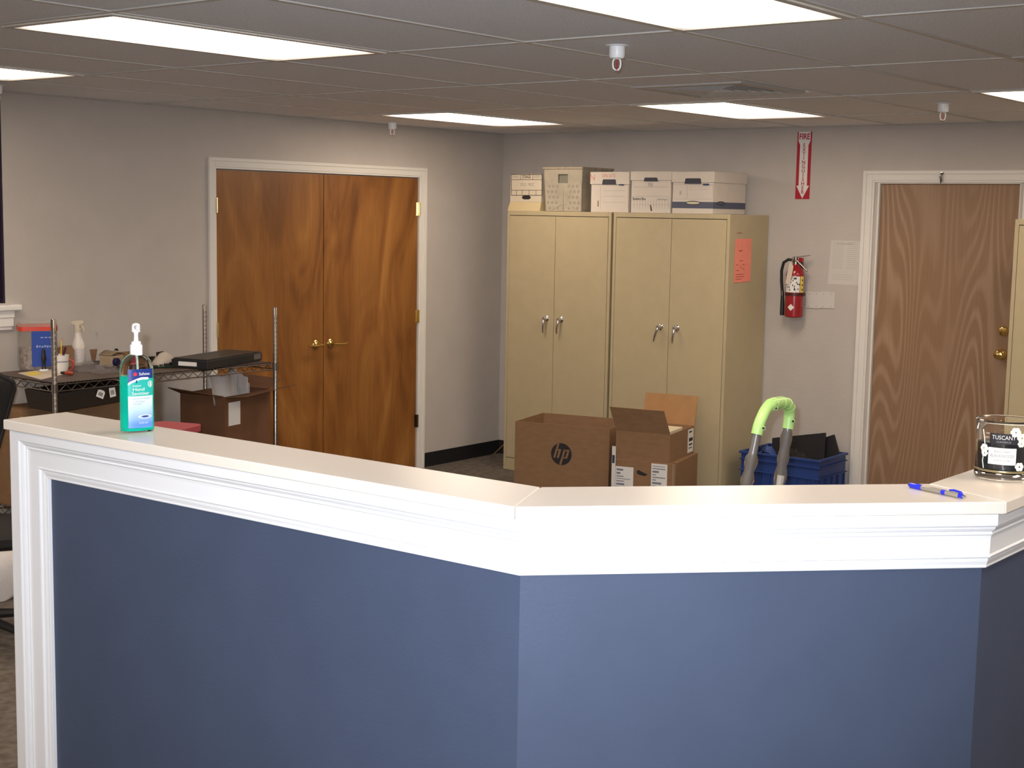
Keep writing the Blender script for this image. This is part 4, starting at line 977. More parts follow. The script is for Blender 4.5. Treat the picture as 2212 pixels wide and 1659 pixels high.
# candle jar
c0 = px(2171, 1029, 2, HP)
vw = V((c0.x-CAM.x, c0.y-CAM.y, 0)).normalized()
CR = .0545
CO = px(2158, 1047, 2, HP); CO = V((CO.x, CO.y, HP+.0004))+vw*CR*.0
CO = px(2165, 1041, 2, HP); CO.z = HP+.0004; CO = CO+vw*CR
t = thing('candle_jar', 'dark candle in a wide clear glass jar at the end of the ledge', 'candle', CO)
M_glass = mat('clear_glass', (.98,.99,.98,1), .02, trans=1, ior=1.42)
part('glass_jar', MB().lathe([(CR-.003,0),(CR,.003),(CR,.014),(CR-.001,.018),(CR-.001,.118),(CR+.0015,.1225),(CR-.001,.1245),(CR-.0035,.122),(CR-.0045,.10),(CR-.0045,.020),(CR-.008,.0165),(0,.0165)], CO, 48, caps=False).add([V(CO)+V(((CR-.003)*math.cos(2*PI*i/48),(CR-.003)*math.sin(2*PI*i/48),0)) for i in range(48)], [tuple(range(47,-1,-1))]), M_glass, t)
part('wax', MB().lathe([(CR-.0052,.0172),(CR-.0052,.078),(CR-.010,.0765),(0,.076)], CO, 40), mat('near_black_wax', (.012,.016,.022,1), .35), t, label='near-black wax')
part('wick', MB().tube([V(CO)+V((0,0,.076)), V(CO)+V((.001,0,.088))], .001, 6), M_ink, t)
va = math.atan2(CAM.y-CO.y, CAM.x-CO.x)
def cpatch(name, a0, a1, z0_, z1_, m, r_, label=None, par=None):
    n_ = 12; return part(name, MB().grid(lambda u, v: V((CO.x+r_*math.cos(va+a0+(a1-a0)*u), CO.y+r_*math.sin(va+a0+(a1-a0)*u), CO.z+z0_+(z1_-z0_)*v)), n_, 1), m, par or t, label=label)
cf = lambda a_, z_: (lambda cx_, cy_, o_: V((CO.x+(CR+o_)*math.cos(va+a_+cx_/CR), CO.y+(CR+o_)*math.sin(va+a_+cx_/CR), CO.z+z_+cy_)))
cpatch('black_label', -.52, .48, .078, .100, M_ink, CR+.0003); cpatch('white_label', -.55, .42, .035, .070, M_paper, CR+.0004)
text('lettering', 'TUSCANY', M_paper, t, CO, (1,0,0), (0,0,1), .012, .044, fn=cf(-.03, .0915), off=.0008, ext=.0002)
text('lettering', 'CANDLE', M_grey, t, CO, (1,0,0), (0,0,1), .005, .026, fn=cf(-.03, .0825), off=.0008, ext=.0002)
text('lettering', 'BLACK CHERRY', M_grey, t, CO, (1,0,0), (0,0,1), .006, .030, fn=cf(-.06, .062), off=.0008, ext=.0002)
text('lettering', 'BLACKWOOD', M_grey, t, CO, (1,0,0), (0,0,1), .009, .044, fn=cf(-.06, .053), off=.0008, ext=.0002)
text('lettering', 'scented candle', M_grey, t, CO, (1,0,0), (0,0,1), .005, .030, fn=cf(-.06, .044), off=.0008, ext=.0002)
M_pet = mat('white_blossom_print', (.78,.82,.70,1), .7)
def flower(a_, z_, r_, n_=6):
    mb = MB()
    for i in range(n_):
        th = 2*PI*i/n_; cx_, cz_ = r_*.55*math.cos(th), r_*.55*math.sin(th)
        P = [cf(a_, z_)(cx_+r_*.42*math.cos(2*PI*k_/8), cz_+r_*.42*math.sin(2*PI*k_/8), .0006+.0002*i) for k_ in range(8)]
        mb.add(P, [tuple(range(8))])
    part('blossom_print', mb, M_pet, t)
flower(-.72, .066, .010); flower(-.70, .056, .008); flower(.36, .104, .011); flower(.60, .092, .011); flower(.58, .080, .008); flower(.56, .032, .010)
part('stem_print', MB().tube([cf(-.82, .105)(0,0,.0006), cf(-.74,.088)(0,0,.0008), cf(-.70,.07)(0,0,.0006), cf(-.78,.04)(0,0,.0007), cf(-.72,.024)(0,0,.0006)], .0009, 5), M_pet, t)
part('foot_band', MB().lathe([(CR+.0003,.0175),(CR+.0006,.018),(CR+.0006,.0215),(CR+.0003,.022)], CO, 48, caps=False), mat('gilt_band', (.35,.28,.15,1), .3, .6), t)

t.scale.z = .93
# ballpoint pen lying on the ledge
pa, pb = px(1961, 1046.5, 2, HP+.005), px(2086, 1073.5, 2, HP+.005)
t = thing('ballpoint_pen', 'clear barrelled blue ballpoint pen lying on the ledge by the candle', 'pen', (pa+pb)/2)
ax_ = (pb-pa).normalized(); LN = (pb-pa).length; q = lambda k_: pa+ax_*(LN*k_)
part('pen_tip', MB().tube([q(0), q(.012), q(.03)], [.0008,.0022,.0034], 10), M_brass, t)
part('rubber_grip', MB().tube([q(.03), q(.05), q(.24), q(.25)], [.0036,.0050,.0052,.0046], 14), M_bluepl, t, label='bright blue grip')
part('barrel', MB().tube([q(.25), q(.26), q(.88), q(.89)], [.0043,.0046,.0046,.0040], 14), mat('smoky_clear_barrel', (.42,.36,.28,1), .12, trans=.35, ior=1.3), t)
part('ink_refill', MB().tube([q(.26), q(.72)], .0018, 8), M_ink, t)
part('blue_ring', MB().tube([q(.60), q(.67)], .00475, 14), M_bluepl, t)
part('cap_end', MB().tube([q(.89), q(.95)], [.0044,.0040], 12), M_bluepl, t)
part('push_button', MB().tube([q(.95), q(1.0)], [.0028,.0026], 10), M_chrome, t)
part('pocket_clip', MB().tube([q(.73)+V((0,0,.0065)), q(.80)+V((0,0,.0075)), q(.92)+V((0,0,.0065)), q(.94)+V((0,0,.003))], [.0018,.0022,.0022,.0018], 8), M_bluepl, t)

# ------------------------------------------------------------------ chrome wire rack along the left wall
SH = .95
RA, RBp = px(118, 832, 2, SH), px(588, 783, 2, SH)
angr = math.radians(.5); RW, RD = 1.437, .60
t = thing('wire_rack', 'chrome wire shelving rack along the wall, loaded with odds and ends', 'rack', (RA.x, RA.y, 0), angr)
RM = rootmat(t); rk_ = t
ptop = px(118, 690, 0, RA.x)
zt_ = 1.268
for i, (x, y, zt2) in enumerate(((0,0,1.270),(RW,0,1.268),(RW,RD-.0,1.250),(0,RD,1.250))):
    K = 50; pts = [V((x, y, .03+(zt2-.03)*k_/K)) for k_ in range(K+1)]
    po = part('post', MB().tube([V((x,y,.03)), V((x,y,zt2-.004)), V((x,y,zt2))], [.0125,.0125,.010], 16), M_steel, t, W=False)
    part('post_groove', MB().lathe([(.0125,.0)]+[(.01265 if k_ % 4 else .0124, .00635*k_) for k_ in range(1, 186)], (x,y,.05), 12, caps=False), M_steel, po, W=False)['kind'] = 'stuff'
    part('foot', MB().lathe([(.018,.0005),(.018,.012),(.008,.014),(.008,.035)], (x,y,0), 14), M_black, t, W=False)
for zs in (SH, .28):
    fm = MB()
    e = .018
    for z_ in (zs, zs-.032):
        for a_, b_ in (((e,0),(RW-e,0)), ((RW,e),(RW,RD-e)), ((RW-e,RD),(e,RD)), ((0,RD-e),(0,e))): fm.tube([V((a_[0],a_[1],z_)), V((b_[0],b_[1],z_))], .0032, 6)
    part('shelf_frame', fm, M_steel, t, W=False)
    for a_, b_, n_ in (((0,0),(RW,0),42), ((RW,0),(RW,RD),17), ((RW,RD),(0,RD),42), ((0,RD),(0,0),17)):
        P = [V((a_[0]+(b_[0]-a_[0])*(.02+.96*k_/n_), a_[1]+(b_[1]-a_[1])*(.02+.96*k_/n_), zs-.003 if k_ % 2 else zs-.029)) for k_ in range(n_+1)]
        part('truss_wire', MB().tube(P, .0022, 5), M_steel, t, W=False)
    for x, y in ((0,0),(RW,0),(RW,RD),(0,RD)): part('shelf_collar', MB().lathe([(.0165,-.038),(.0165,.004)], (x,y,zs), 14, caps=False), M_steel, t, W=False)
    wm = MB(); n_ = 64
    for k_ in range(1, n_): wm.tube([V((RW*k_/n_, .002, zs+.0035)), V((RW*k_/n_, RD-.002, zs+.0035))], .0026, 4, caps=False)
    for k_ in range(1, 4): wm.tube([V((.002, RD*k_/4, zs-.002)), V((RW-.002, RD*k_/4, zs-.002))], .003, 5, caps=False)
    part('wire_deck', wm, M_steel, t, W=False)['kind'] = 'stuff'
# a worn brown board lying on the top wires closes the deck
t = thing('shelf_liner', 'thin brown liner board covering the deck of the wire rack', 'liner', RM @ V((RW/2, RD/2, SH+.0065)), angr)
part('liner_sheet', MB().box((-RW/2+.02,-RD/2+.015,0),(RW/2-.02,RD/2-.012,.002)), mat('dusky_brown_liner', (.10,.070,.055,1), .5, var=.2, vscale=8), t, W=False)
DK = SH+.0088
def sp(x, y): p = px(x, y, 2, DK); return p          # pixel of a foot point -> point on the deck
def local(name, label, cat, x, y, rz=0, group=None, dz=0):
    p = sp(x, y); p.z += dz; return thing(name, label, cat, p, rz, group), p
SC = 7.3/FPX          # metres per pixel at the rack

# clear tub with a red band and blue label
t, p = local('plastic_tub', 'big clear plastic tub with a red lid band and blue label, on the wire rack', 'tub', 82, 800)
p = sp(82, 800); 
hx, hy, hh = .095, .075, .215
M_tubclear = mat('tub_plastic', (.80,.76,.72,1), .08, trans=.85, ior=1.15)
def rrect(hx, hy, r, z, n=6):
    P = []
    for cx_, cy_, a0 in ((hx-r,hy-r,0),(-hx+r,hy-r,PI/2),(-hx+r,-hy+r,PI),(hx-r,-hy+r,1.5*PI)):
        P += [V((cx_+r*math.cos(a0+PI/2*i/(n-1)), cy_+r*math.sin(a0+PI/2*i/(n-1)), z)) for i in range(n)]
    return P
def rl(spec, n=24, caps=True): return se_loft(MB(), [rrect(*s_) for s_ in spec], 24, caps)
t.location = p+V((.045,.07,0)); t.rotation_euler.z = math.radians(-28)
part('tub_body', rl([(hx-.004,hy-.004,.02,0),(hx,hy,.022,.006),(hx,hy,.022,hh)]), M_tubclear, t, W=False)
part('lid', rl([(hx+.002,hy+.002,.024,hh+.001),(hx+.002,hy+.002,.024,hh+.016),(hx-.003,hy-.003,.02,hh+.028),(hx-.02,hy-.02,.02,hh+.030)]), M_tubclear, t, W=False, label='clear lid')
part('red_band', rl([(hx+.003,hy+.003,.024,hh-.010),(hx+.003,hy+.003,.024,hh+.012)], caps=False), mat('tub_red', (.62,.05,.02,1), .4), t, W=False, label='red band')
part('blue_label', MB().box((-hx+.060,-hy-.0012,.018),(hx-.006,-hy-.0002,hh-.012)), mat('label_royal_blue', (.012,.05,.32,1), .4), t, W=False, label='royal blue label')
mb = MB()
for i_ in range(6): mb.box((-.012+.013*i_,-hy-.0018,.118+.002*(i_ % 2)),(-.003+.013*i_,-hy-.0013,.130-.002*(i_ % 3)))
for i_ in range(3): mb.box((.01+.02*i_,-hy-.0018,.168),(.024+.02*i_,-hy-.0013,.173))
part('label_print', mb, mat('pale_blue_print', (.30,.38,.62,1), .6), t, W=False)['kind'] = 'stuff'
part('tub_contents', rl([(hx-.012,hy-.012,.02,.002),(hx-.012,hy-.012,.02,.085),(hx-.03,hy-.03,.02,.12)]), mat('brown_screws', (.16,.10,.075,1), .5, .3, col2=(.45,.40,.38,1), vscale=60, bump=.8, bscale=90), t, W=False)
# papers
def quad(px4, z, th=.0008): 
    P = [px(x, y, 2, z) for x, y in px4]; return MB().add(P+[q_+V((0,0,th)) for q_ in P], fs6)
t = thing('loose_papers', 'loose cream papers on the wire rack in front of the tub', 'paper', sp(90, 812))
part('sheet', quad([(38,806),(88,820),(150,806),(110,796)], DK+.0003), mat('cream_sheet', (.62,.54,.44,1), .8), t)
t = thing('yellow_note', 'bright yellow note lying on the papers on the wire rack', 'note', px(72, 807, 2, DK+.0013))
part('sheet', quad([(52,807),(68,812),(93,808),(76,802)], DK+.0015), M_yellow, t)
# figurine
t, p = local('small_figurine', 'small dark standing figurine on a white oval base, on the wire rack', 'figurine', 95, 801)
part('base', MB().lathe([(.024,.001),(.024,.006),(.020,.009),(0,.009)], (0,0,0), 20, sy=.8), M_white_pl, t, W=False)
for s_ in (-1, 1): part('leg', MB().tube([V((s_*.009,0,.009)), V((s_*.008,0,.02)), V((s_*.005,0,.035))], [.004,.003,.004], 8), M_black, t, W=False)
part('torso', MB().lathe([(.004,.030),(.010,.040),(.014,.060),(.013,.080),(.010,.092),(.011,.102),(.009,.112),(0,.116)], (0,0,0), 14, sy=.7), M_black, t, W=False)
# mug with pens
t, p = local('white_mug', 'white mug holding pens and a pencil, behind the rack post', 'mug', 131, 806, PI*.3)
part('mug_body', MB().lathe([(.030,0),(.034,.004),(.040,.035),(.044,.095),(.0415,.095),(.038,.035),(.030,.008),(0,.007)], (0,0,0), 28), mat('mug_glaze', (.74,.70,.66,1), .2), t, W=False)
part('mug_handle', MB().tube([V((.040,0,.080)),V((.062,0,.078)),V((.070,0,.055)),V((.060,0,.028)),V((.036,0,.022))], .006, 8), mat('mug_glaze_2', (.74,.70,.66,1), .2), t, W=False)
part('blue_stripe', MB().lathe([(.0425,.060),(.0428,.063)], (0,0,0), 28, caps=False), M_navyink, t, W=False)
pens = [('yellow_pencil','yellow pencil with a pink eraser in the white mug','pencil',(.01,.0,.16),mat('pencil_yellow',(.75,.45,.03,1),.4)), ('black_pen','black pen leaning in the white mug','pen',(-.02,.012,.13),M_black), ('dark_marker','thick dark marker leaning in the white mug','marker',(.022,-.014,.125),mat('dark_maroon',(.06,.01,.02,1),.4)), ('silver_pen','silver pen leaning out of the white mug','pen',(-.036,-.004,.150),M_chrome)]
for nm, lb_, ct, tip, m_ in pens:
    q_ = thing(nm, lb_, ct, p+V((0,0,.009)), 0); part('shaft', MB().tube([V((-tip[0]*.3,-tip[1]*.3,.001)), V(tip)*.96, V(tip)], [.003 if nm != 'dark_marker' else .006]*3, 8), m_, q_, W=False)
    if nm == 'yellow_pencil': part('eraser', MB().tube([V(tip), V(tip)+V((.0008,0,.012))], .0032, 8), mat('eraser_pink', (.65,.25,.22,1), .7), q_, W=False)
    else: part('pen_clip', MB().tube([V(tip)*.97+V((.004,0,0)), V(tip)*.75+V((.004,0,0))], .0012, 5), M_chrome, q_, W=False)
# brown card scrap behind the mug, tape roll, red and black gadget
t, p = local('card_scrap', 'brown cardboard scrap standing behind the white mug', 'cardboard', 140, 792, 0)
part('scrap_body', MB().prism([(-.045,0),(.050,0),(.052,.085),(.035,.115),(-.010,.112),(-.044,.098)], (0,0,0), (.85,-.5,0), (0,0,1), (-.5,-.85,0), 0, .006), M_card, t, W=False)
t, p = local('tape_roll', 'small red ring of tape standing beside the white mug', 'tape', 157, 800, 0)
tr_ = MB(); k_ = 24; c_ = V((0,.01,.082)) ; ax_ = V((-.6,-.8,0)).normalized()
t.location = sp(155, 803)+V((.0,.035,.002))
ring_pts = [V((math.cos(2*PI*i/24)*.030*.8, -math.cos(2*PI*i/24)*.030*.6, .0315+.030*math.sin(2*PI*i/24))) for i in range(24)]
part('ring', MB().tube(ring_pts, .0055, 8, closed=True), mat('red_tape', (.50,.04,.03,1), .4), t, W=False)
t, p = local('box_cutter', 'little red and black hand tool lying by the foot of the mug', 'tool', 150, 811, 0)
part('tool_body', MB().tube([V((-.014,.02,.012)),V((0,0,.013)),V((.012,-.016,.011))], [.008,.012,.009], 10), mat('tool_red', (.30,.05,.02,1), .4), t, W=False)
part('tool_cap', MB().tube([V((-.014,.02,.012)),V((-.026,.036,.013))], [.009,.006], 10), M_black, t, W=False)
# spray bottle
t, p = local('spray_bottle', 'white plastic trigger spray bottle on the wire rack', 'spray bottle', 170, 789, 0)
part('bottle_body', MB().lathe([(.033,0),(.036,.004),(.036,.108),(.033,.120),(.024,.140),(.018,.160),(.0165,.178),(.0165,.184)], (0,0,0), 28), mat('milky_white_bottle', (.72,.66,.60,1), .35), t, W=False)
part('collar', MB().lathe([(.019,.178),(.019,.200),(.015,.203)], (0,0,0), 20), M_cream, t, W=False)
a0 = PI/2+YAW+PI   # the trigger points to the viewer's right
dv = -r0*-1.0
part('spray_head', MB().prism([(-.040,.226),(-.030,.238),(.018,.244),(.034,.240),(.034,.226),(.012,.218),(.010,.200),(-.012,.200),(-.014,.214)], (0,0,0), r0, (0,0,1), r0.cross(V((0,0,1))), -.010, .010), M_cream, t, W=False, bev=.003)
part('trigger', MB().tube([r0*.014+V((0,0,.222)), r0*.028+V((0,0,.205)), r0*.033+V((0,0,.185))], [.005,.005,.004], 8), M_cream, t, W=False)
part('faded_label', MB().lathe([(.0364,.028),(.0364,.095)], (0,0,0), 28, caps=False), mat('faded_bottle_label', (.62,.56,.55,1), .6, var=.15, vscale=120), t, W=False)
# crumpled clear bag over a brown cup
t, p = local('brown_cup', 'brown paper cup beside the spray bottle', 'cup', 197, 779, 0)
part('cup_body', MB().lathe([(.026,0),(.034,.066),(.032,.066),(.024,.004),(0,.003)], (0,0,0), 24), M_card, t, W=False)
M_bag = mat('crinkled_clear_film', (.80,.78,.78,1), .15, trans=.62, ior=1.12)
t = thing('clear_bag', 'crumpled clear plastic bag standing up beside the spray bottle', 'bag', sp(198, 780)+V((0,.062,0)))
rg = random.Random(11); jit = {}
def crumple(u, v, s_):
    return s_*(math.sin(13*u+5*v)*.5+math.sin(29*v-11*u)*.3+math.sin(47*u+31*v)*.2)
part('film', MB().grid(lambda u, v: r0*((u-.35)*.085*(.75+.5*v)+.012*v)+V((0,0,.001+.150*v+.012*math.sin(9*u)*v))+fw.cross(r0)*0+V((fw.x,fw.y,0))*(.015*math.sin(6*u+5*v)+crumple(u,v,.010)), 12, 14), M_bag, t, W=False, solid=.0006)
# electronics heap
t, p = local('beige_gadget', 'beige boxy gadget with a dark round lens among the rack clutter', 'gadget', 243, 792, YAW-.4)
part('gadget_body', MB().box((-.055,-.040,.001),(.050,.045,.062)), mat('beige_abs', (.33,.25,.16,1), .5), t, W=False, bev=.008)
part('lens_barrel', MB().lathe([(.022,0),(.022,.018),(.018,.022),(0,.020)], (-.028,-.040,.030), 20, (0,-1,0)), mat('deep_blue_lens', (.012,.012,.05,1), .1), t, W=False)
part('top_flap', MB().grid(lambda u, v: V((-.05+.12*u, -.03+.08*v, .064+.022*math.sin(PI*u)*(.6+.4*v))), 8, 3), mat('olive_card', (.22,.17,.11,1), .7), t, W=False, solid=.002)
t, p = local('black_strap', 'black folded strap lying behind the beige gadget', 'strap', 222, 776, 0)
part('strap_body', MB().grid(lambda u, v: r0*(-.05+.13*u)+V((fw.x,fw.y,0))*(.012+.03*v)+V((0,0,.004+.055*abs(math.sin(4.2*u+.6))*(1-.3*v))), 20, 2, False), M_mesh, t, W=False, solid=.005)
t, p = local('cardboard_tray', 'low brown cardboard tray behind the sanitizer bottle, on the rack', 'tray', 275, 786, angr)
part('tray_body', MB().box((-.05,-.05,.001),(.07,.07,.005)).box((-.05,-.05,.005),(.07,-.046,.05)).box((-.05,.066,.005),(.07,.07,.06)).box((-.05,-.046,.005),(-.046,.066,.05)).box((.066,-.046,.005),(.07,.066,.05)), M_card, t, W=False)
part('red_tag', MB().box((-.045,-.052,.02),(-.015,-.0505,.04)), M_signred, t, W=False)
# clear clamshell packs
M_clam = mat('clamshell_film', (.90,.90,.92,1), .06, trans=.96, ior=1.06)
for k_, (x, y, rz, s_, lb_) in enumerate(((191, 800, .35, 1.0, 'clear plastic clamshell pack lying beside the mug'), (228, 805, -.25, .9, 'clear plastic clamshell pack lying before the beige gadget'))):
    t, p = local('clamshell_pack', lb_, 'packaging', x, y, rz, 'clear clamshell packs on the rack')
    g_ = MB().grid(lambda u, v: V(((u-.5)*.16*s_, (v-.5)*.12*s_, .003+(.036*s_ if .18 < u < .82 and .18 < v < .82 else (.014 if .08 < u < .92 and .08 < v < .92 else 0))+.003*math.sin(17*u+11*v))), 14, 10, False)
    part('shell', g_, M_clam, t, W=False, solid=.0007)
# black flat console with white label
t = thing('black_drive_case', 'flat black electronics case with a white label on the wire rack', 'case', (0,0,0))
q0, q1, q2 = px(449, 799, 2, DK), px(377, 786, 2, DK), px(566, 779, 2, DK)
# orthogonal box from the near corner
d1_ = (q2-q0); d1_.z = 0; wc = .30*1.0; dirx = d1_.normalized(); diry = V((-dirx.y, dirx.x, 0))
wc = d1_.length; dc = (q1-q0).dot(diry); dc = .23; 
t.location = q0; t.rotation_euler.z = math.atan2(dirx.y, dirx.x)
part('case_body', MB().box((0,0,.001),(wc,dc,.048)), M_black, t, W=False, bev=.004)
part('case_lid', MB().box((.008,.008,.0485),(wc-.008,dc-.008,.054)), mat('scuffed_black_lid', (.040,.034,.028,1), .45, var=.2, vscale=20), t, W=False, bev=.002)
part('white_label', MB().box((-.0012,dc*.30,.014),(-.0002,dc*.80,.036)), M_paper, t, W=False)
part('port_panel', MB().box((wc-.085,-.0012,.014),(wc-.018,-.0002,.042)), mat('grey_port', (.16,.14,.12,1), .5), t, W=False)
CASE = rootmat(t)
t = thing('white_cloth', 'crumpled pale rag on the far side of the black case', 'cloth', CASE @ V((.03,dc+.065,0)))
part('cloth_body', MB().grid(lambda u, v: V((-.07+.16*u, -.04+.09*v, .001+(.075*math.sin(PI*u)**.6*math.sin(PI*v)**.6)+crumple(u,v,.006)*(1 if 0 < u < 1 and 0 < v < 1 else 0))), 14, 10), mat('pale_rag', (.50,.43,.36,1), .9), t, W=False, solid=.001)
# circuit boards
M_pcb = mat('green_circuit_board', (.010,.055,.030,1), .4)
for k_, (x, y, rz, lb_) in enumerate(((352, 794, -.35, 'dark green circuit board lying nearest the sanitizer bottle'), (340, 779, .5, 'dark green circuit board behind the front one'))):
    t, p = local('circuit_board', lb_, 'circuit board', x, y, rz, 'circuit boards on the rack')
    part('board', MB().box((-.06,-.025,.004),(.06,.025,.007)), M_pcb, t, W=False)
    for j, (bx, by, s_, m_) in enumerate(((-.04,0,.012,M_black),(-.01,.008,.010,M_steel),(.02,-.006,.014,M_black),(.045,.01,.008,M_brass))): part('chip', MB().box((bx-s_,by-s_*.7,.007),(bx+s_,by+s_*.7,.014+.004*j)), m_, t, W=False)
t, p = local('metal_clips', 'pale metal clip strip lying by the circuit boards', 'clip', 372, 783, -.2)
part('strip', MB().box((-.03,-.01,.001),(.04,.012,.022)), mat('dull_pinkish_metal', (.36,.24,.19,1), .4, .5), t, W=False, bev=.003)
t, p = local('black_bracket', 'small dark metal bracket piled near the circuit boards', 'bracket', 352, 777, .3)
part('bracket_body', MB().box((-.035,-.02,.001),(.03,.02,.005)).box((-.035,.015,.005),(.03,.02,.045)).box((-.035,-.02,.005),(-.030,.015,.03)), mat('dark_red_metal', (.05,.02,.018,1), .35, .5), t, W=False)
# thin black strip of moulding lying along the wall edge of the deck
a_, b_ = px(322, 768, 1, (RM @ V((0,RD-.04,0))).y), px(388, 761.5, 1, (RM @ V((0,RD-.04,0))).y)
t = thing('black_bar', 'long thin black bar lying along the wall edge of the rack deck', 'bar', RM @ V((.85,RD-.05,DK)), angr)
part('bar_body', MB().box((-.22,-.012,.0005),(.18,.012,.020)), M_black, t, W=False, bev=.003)

# ------------------------------------------------------------------ under the shelf
ZL = .2865
# open carton with plastic liner
q0 = px(486, 858, 1, (RM @ V((1.15,.06,0))).y)
t = thing('lined_carton', 'big open brown carton with plastic liner and blank white label, under the rack shelf', 'box', (q0.x, q0.y, ZL), 0, 'cartons under the rack')
c_ang = math.radians(12); t.rotation_euler.z = c_ang
hC = q0.z-ZL; wC, dC = .42, .31
CM = rootmat(t)
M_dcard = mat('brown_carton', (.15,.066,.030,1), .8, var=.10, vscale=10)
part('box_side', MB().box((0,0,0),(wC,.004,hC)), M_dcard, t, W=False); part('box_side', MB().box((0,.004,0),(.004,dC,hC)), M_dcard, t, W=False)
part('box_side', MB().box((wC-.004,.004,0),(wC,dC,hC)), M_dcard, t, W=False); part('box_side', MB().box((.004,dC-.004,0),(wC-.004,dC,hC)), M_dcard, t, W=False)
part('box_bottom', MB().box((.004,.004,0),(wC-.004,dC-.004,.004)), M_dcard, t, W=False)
part('blank_label', MB().box((.030,-.0015,hC-.165),(.135,-.0002,hC-.035)), M_paper, t, W=False, label='blank white label')
def cflap(P, m=M_dcard, th=.004):
    P = [V(p) for p in P]; n_ = (P[1]-P[0]).cross(P[3]-P[0]).normalized()*th
    part('flap', MB().add(P+[p+n_ for p in P], fs6), m, t, W=False)
cflap([(.0,0,hC),(wC,0,hC),(wC+.06,-.14,hC+.035),(.02,-.13,hC+.012)])
cflap([(0,.01,hC),(0,dC,hC),(-.13,dC-.02,hC+.045),(-.09,.04,hC+.02)])
cflap([(wC,dC,hC),(wC,.01,hC),(wC+.13,.02,hC+.045),(wC+.12,dC-.04,hC+.06)])
M_lin = mat('milky_liner_film', (.72,.70,.70,1), .3, trans=.35, ior=1.1)
part('plastic_liner', MB().grid(lambda u, v: V((-.03+.31*u, .05+.05*u+.012*math.sin(9*u)+.03*v, hC-.05+(.168-.012*math.sin(5*u)+crumple(u,v,.010))*v)), 24, 8), M_lin, t, W=False, solid=.0006)
part('plastic_liner', MB().grid(lambda u, v: V((.25+.12*u, .10+.02*math.sin(9*u), hC-.05+(.150-.06*u*u+crumple(u,v,.016))*v)), 20, 8), M_bag, t, W=False, solid=.0006)
# plain carton standing on the lower shelf at the near end, with another behind
def carton(label, x0, x1, y0_, y1_, hh, m, tape=True):
    t = thing('brown_carton', label, 'box', RM @ V((x0,y0_,ZL)), angr, 'cartons under the rack')
    part('box_body', MB().box((0,0,0),(x1-x0,y1_-y0_,hh)), m, t, W=False, bev=.003)
    part('top_flap', MB().hexa([(.004,.004,hh),(x1-x0-.004,.004,hh),(x1-x0-.004,(y1_-y0_)/2-.003,hh),(.004,(y1_-y0_)/2-.003,hh)],[(.004,.004,hh+.003),(x1-x0-.004,.004,hh+.003),(x1-x0-.004,(y1_-y0_)/2-.003,hh+.006),(.004,(y1_-y0_)/2-.003,hh+.006)]), m, t, W=False)
    if tape: part('tape', MB().box(((x1-x0)*.82,-.001,0),((x1-x0)*.86,0,hh)), mat('tan_tape', (.27,.17,.08,1), .4), t, W=False)
    return t
carton('plain brown carton on the lower shelf, behind the black case with white tags', -.0+.03, .74, .33, .58, .50, M_card)
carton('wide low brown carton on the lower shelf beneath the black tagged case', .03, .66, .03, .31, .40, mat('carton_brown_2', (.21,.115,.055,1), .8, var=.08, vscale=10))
t = thing('torn_card_flap', 'torn orange-brown cardboard piece left of the black tray', 'cardboard', RM @ V((.02,.02,ZL+.409)), angr)
part('flap_body', MB().hexa([(-.02,0,.0),(.10,-.02,.0),(.09,.26,.0),(-.02,.28,.0)],[(-.02,0,.004),(.10,-.02,.004),(.09,.26,.05),(-.02,.28,.07)]), M_cardin, t, W=False)
# black tilted tray with two labels
t = thing('black_tray', 'black shallow case with two white tags, lying tilted under the rack shelf', 'case', (0,0,0))
yy = (RM @ V((0,.035,0))).y
tl, trp, bl, br = px(122, 850, 1, yy), px(262, 828, 1, yy), px(128, 892, 1, yy), px(262, 856, 1, yy)
bx, nb = (trp-tl).normalized(), V((0,1,0)); up_ = bx.cross(nb)*-1
if up_.z < 0: up_ = -up_
Lb = (px(275, 838, 1, yy)-tl).length; hb_ = .095
P0 = tl-up_*hb_
m4 = Matrix((bx, nb, up_)).transposed().to_4x4(); m4.translation = P0; t.matrix_world = m4; t.rotation_mode = 'XYZ'
t.location = P0; t.rotation_euler = m4.to_euler()
part('case_shell', MB().hexa([(0,0,0),(Lb,0,0),(Lb,.25,0),(0,.25,0)], [(-.01,-.01,hb_),(Lb+.01,-.01,hb_),(Lb+.01,.26,hb_),(-.01,.26,hb_)]), mat('dull_black_case', (.020,.013,.009,1), .5), t, W=False, bev=.004)
part('case_rim', MB().box((-.014,-.014,hb_-.012),(Lb+.014,-.0105,hb_)), M_black, t, W=False)
for x_, z_, w_, h_, rot in ((.245,.030,.045,.040,-.45),(.315,.030,.036,.050,.10)):
    c_, s_ = math.cos(rot), math.sin(rot)
    pl_ = [(-w_/2,-h_/2),(w_/2,-h_/2),(w_/2,h_/2*.6),(w_/2*.6,h_/2),(-w_/2,h_/2)] if rot < 0 else rect(-w_/2,-h_/2,w_/2,h_/2)
    lb = part('white_tag', MB().prism([(x_+a_*c_-b_*s_, z_+.03+a_*s_+b_*c_) for a_, b_ in pl_], (0,-.0118,0), (1,0,0), (0,0,1), (0,-1,0), 0, .0008), M_paper, t, W=False)
    mb = MB()
    for k_ in range(7): mb.prism([(x_+a_*c_-b_*s_, z_+.03+a_*s_+b_*c_) for a_, b_ in rect(-w_*.3+w_*.085*k_, -h_*.25, -w_*.3+w_*.085*k_+w_*.04, h_*.2)], (0,-.0128,0), (1,0,0), (0,0,1), (0,-1,0), 0, .0004)
    part('barcode', mb, M_ink, lb, W=False)['kind'] = 'stuff'
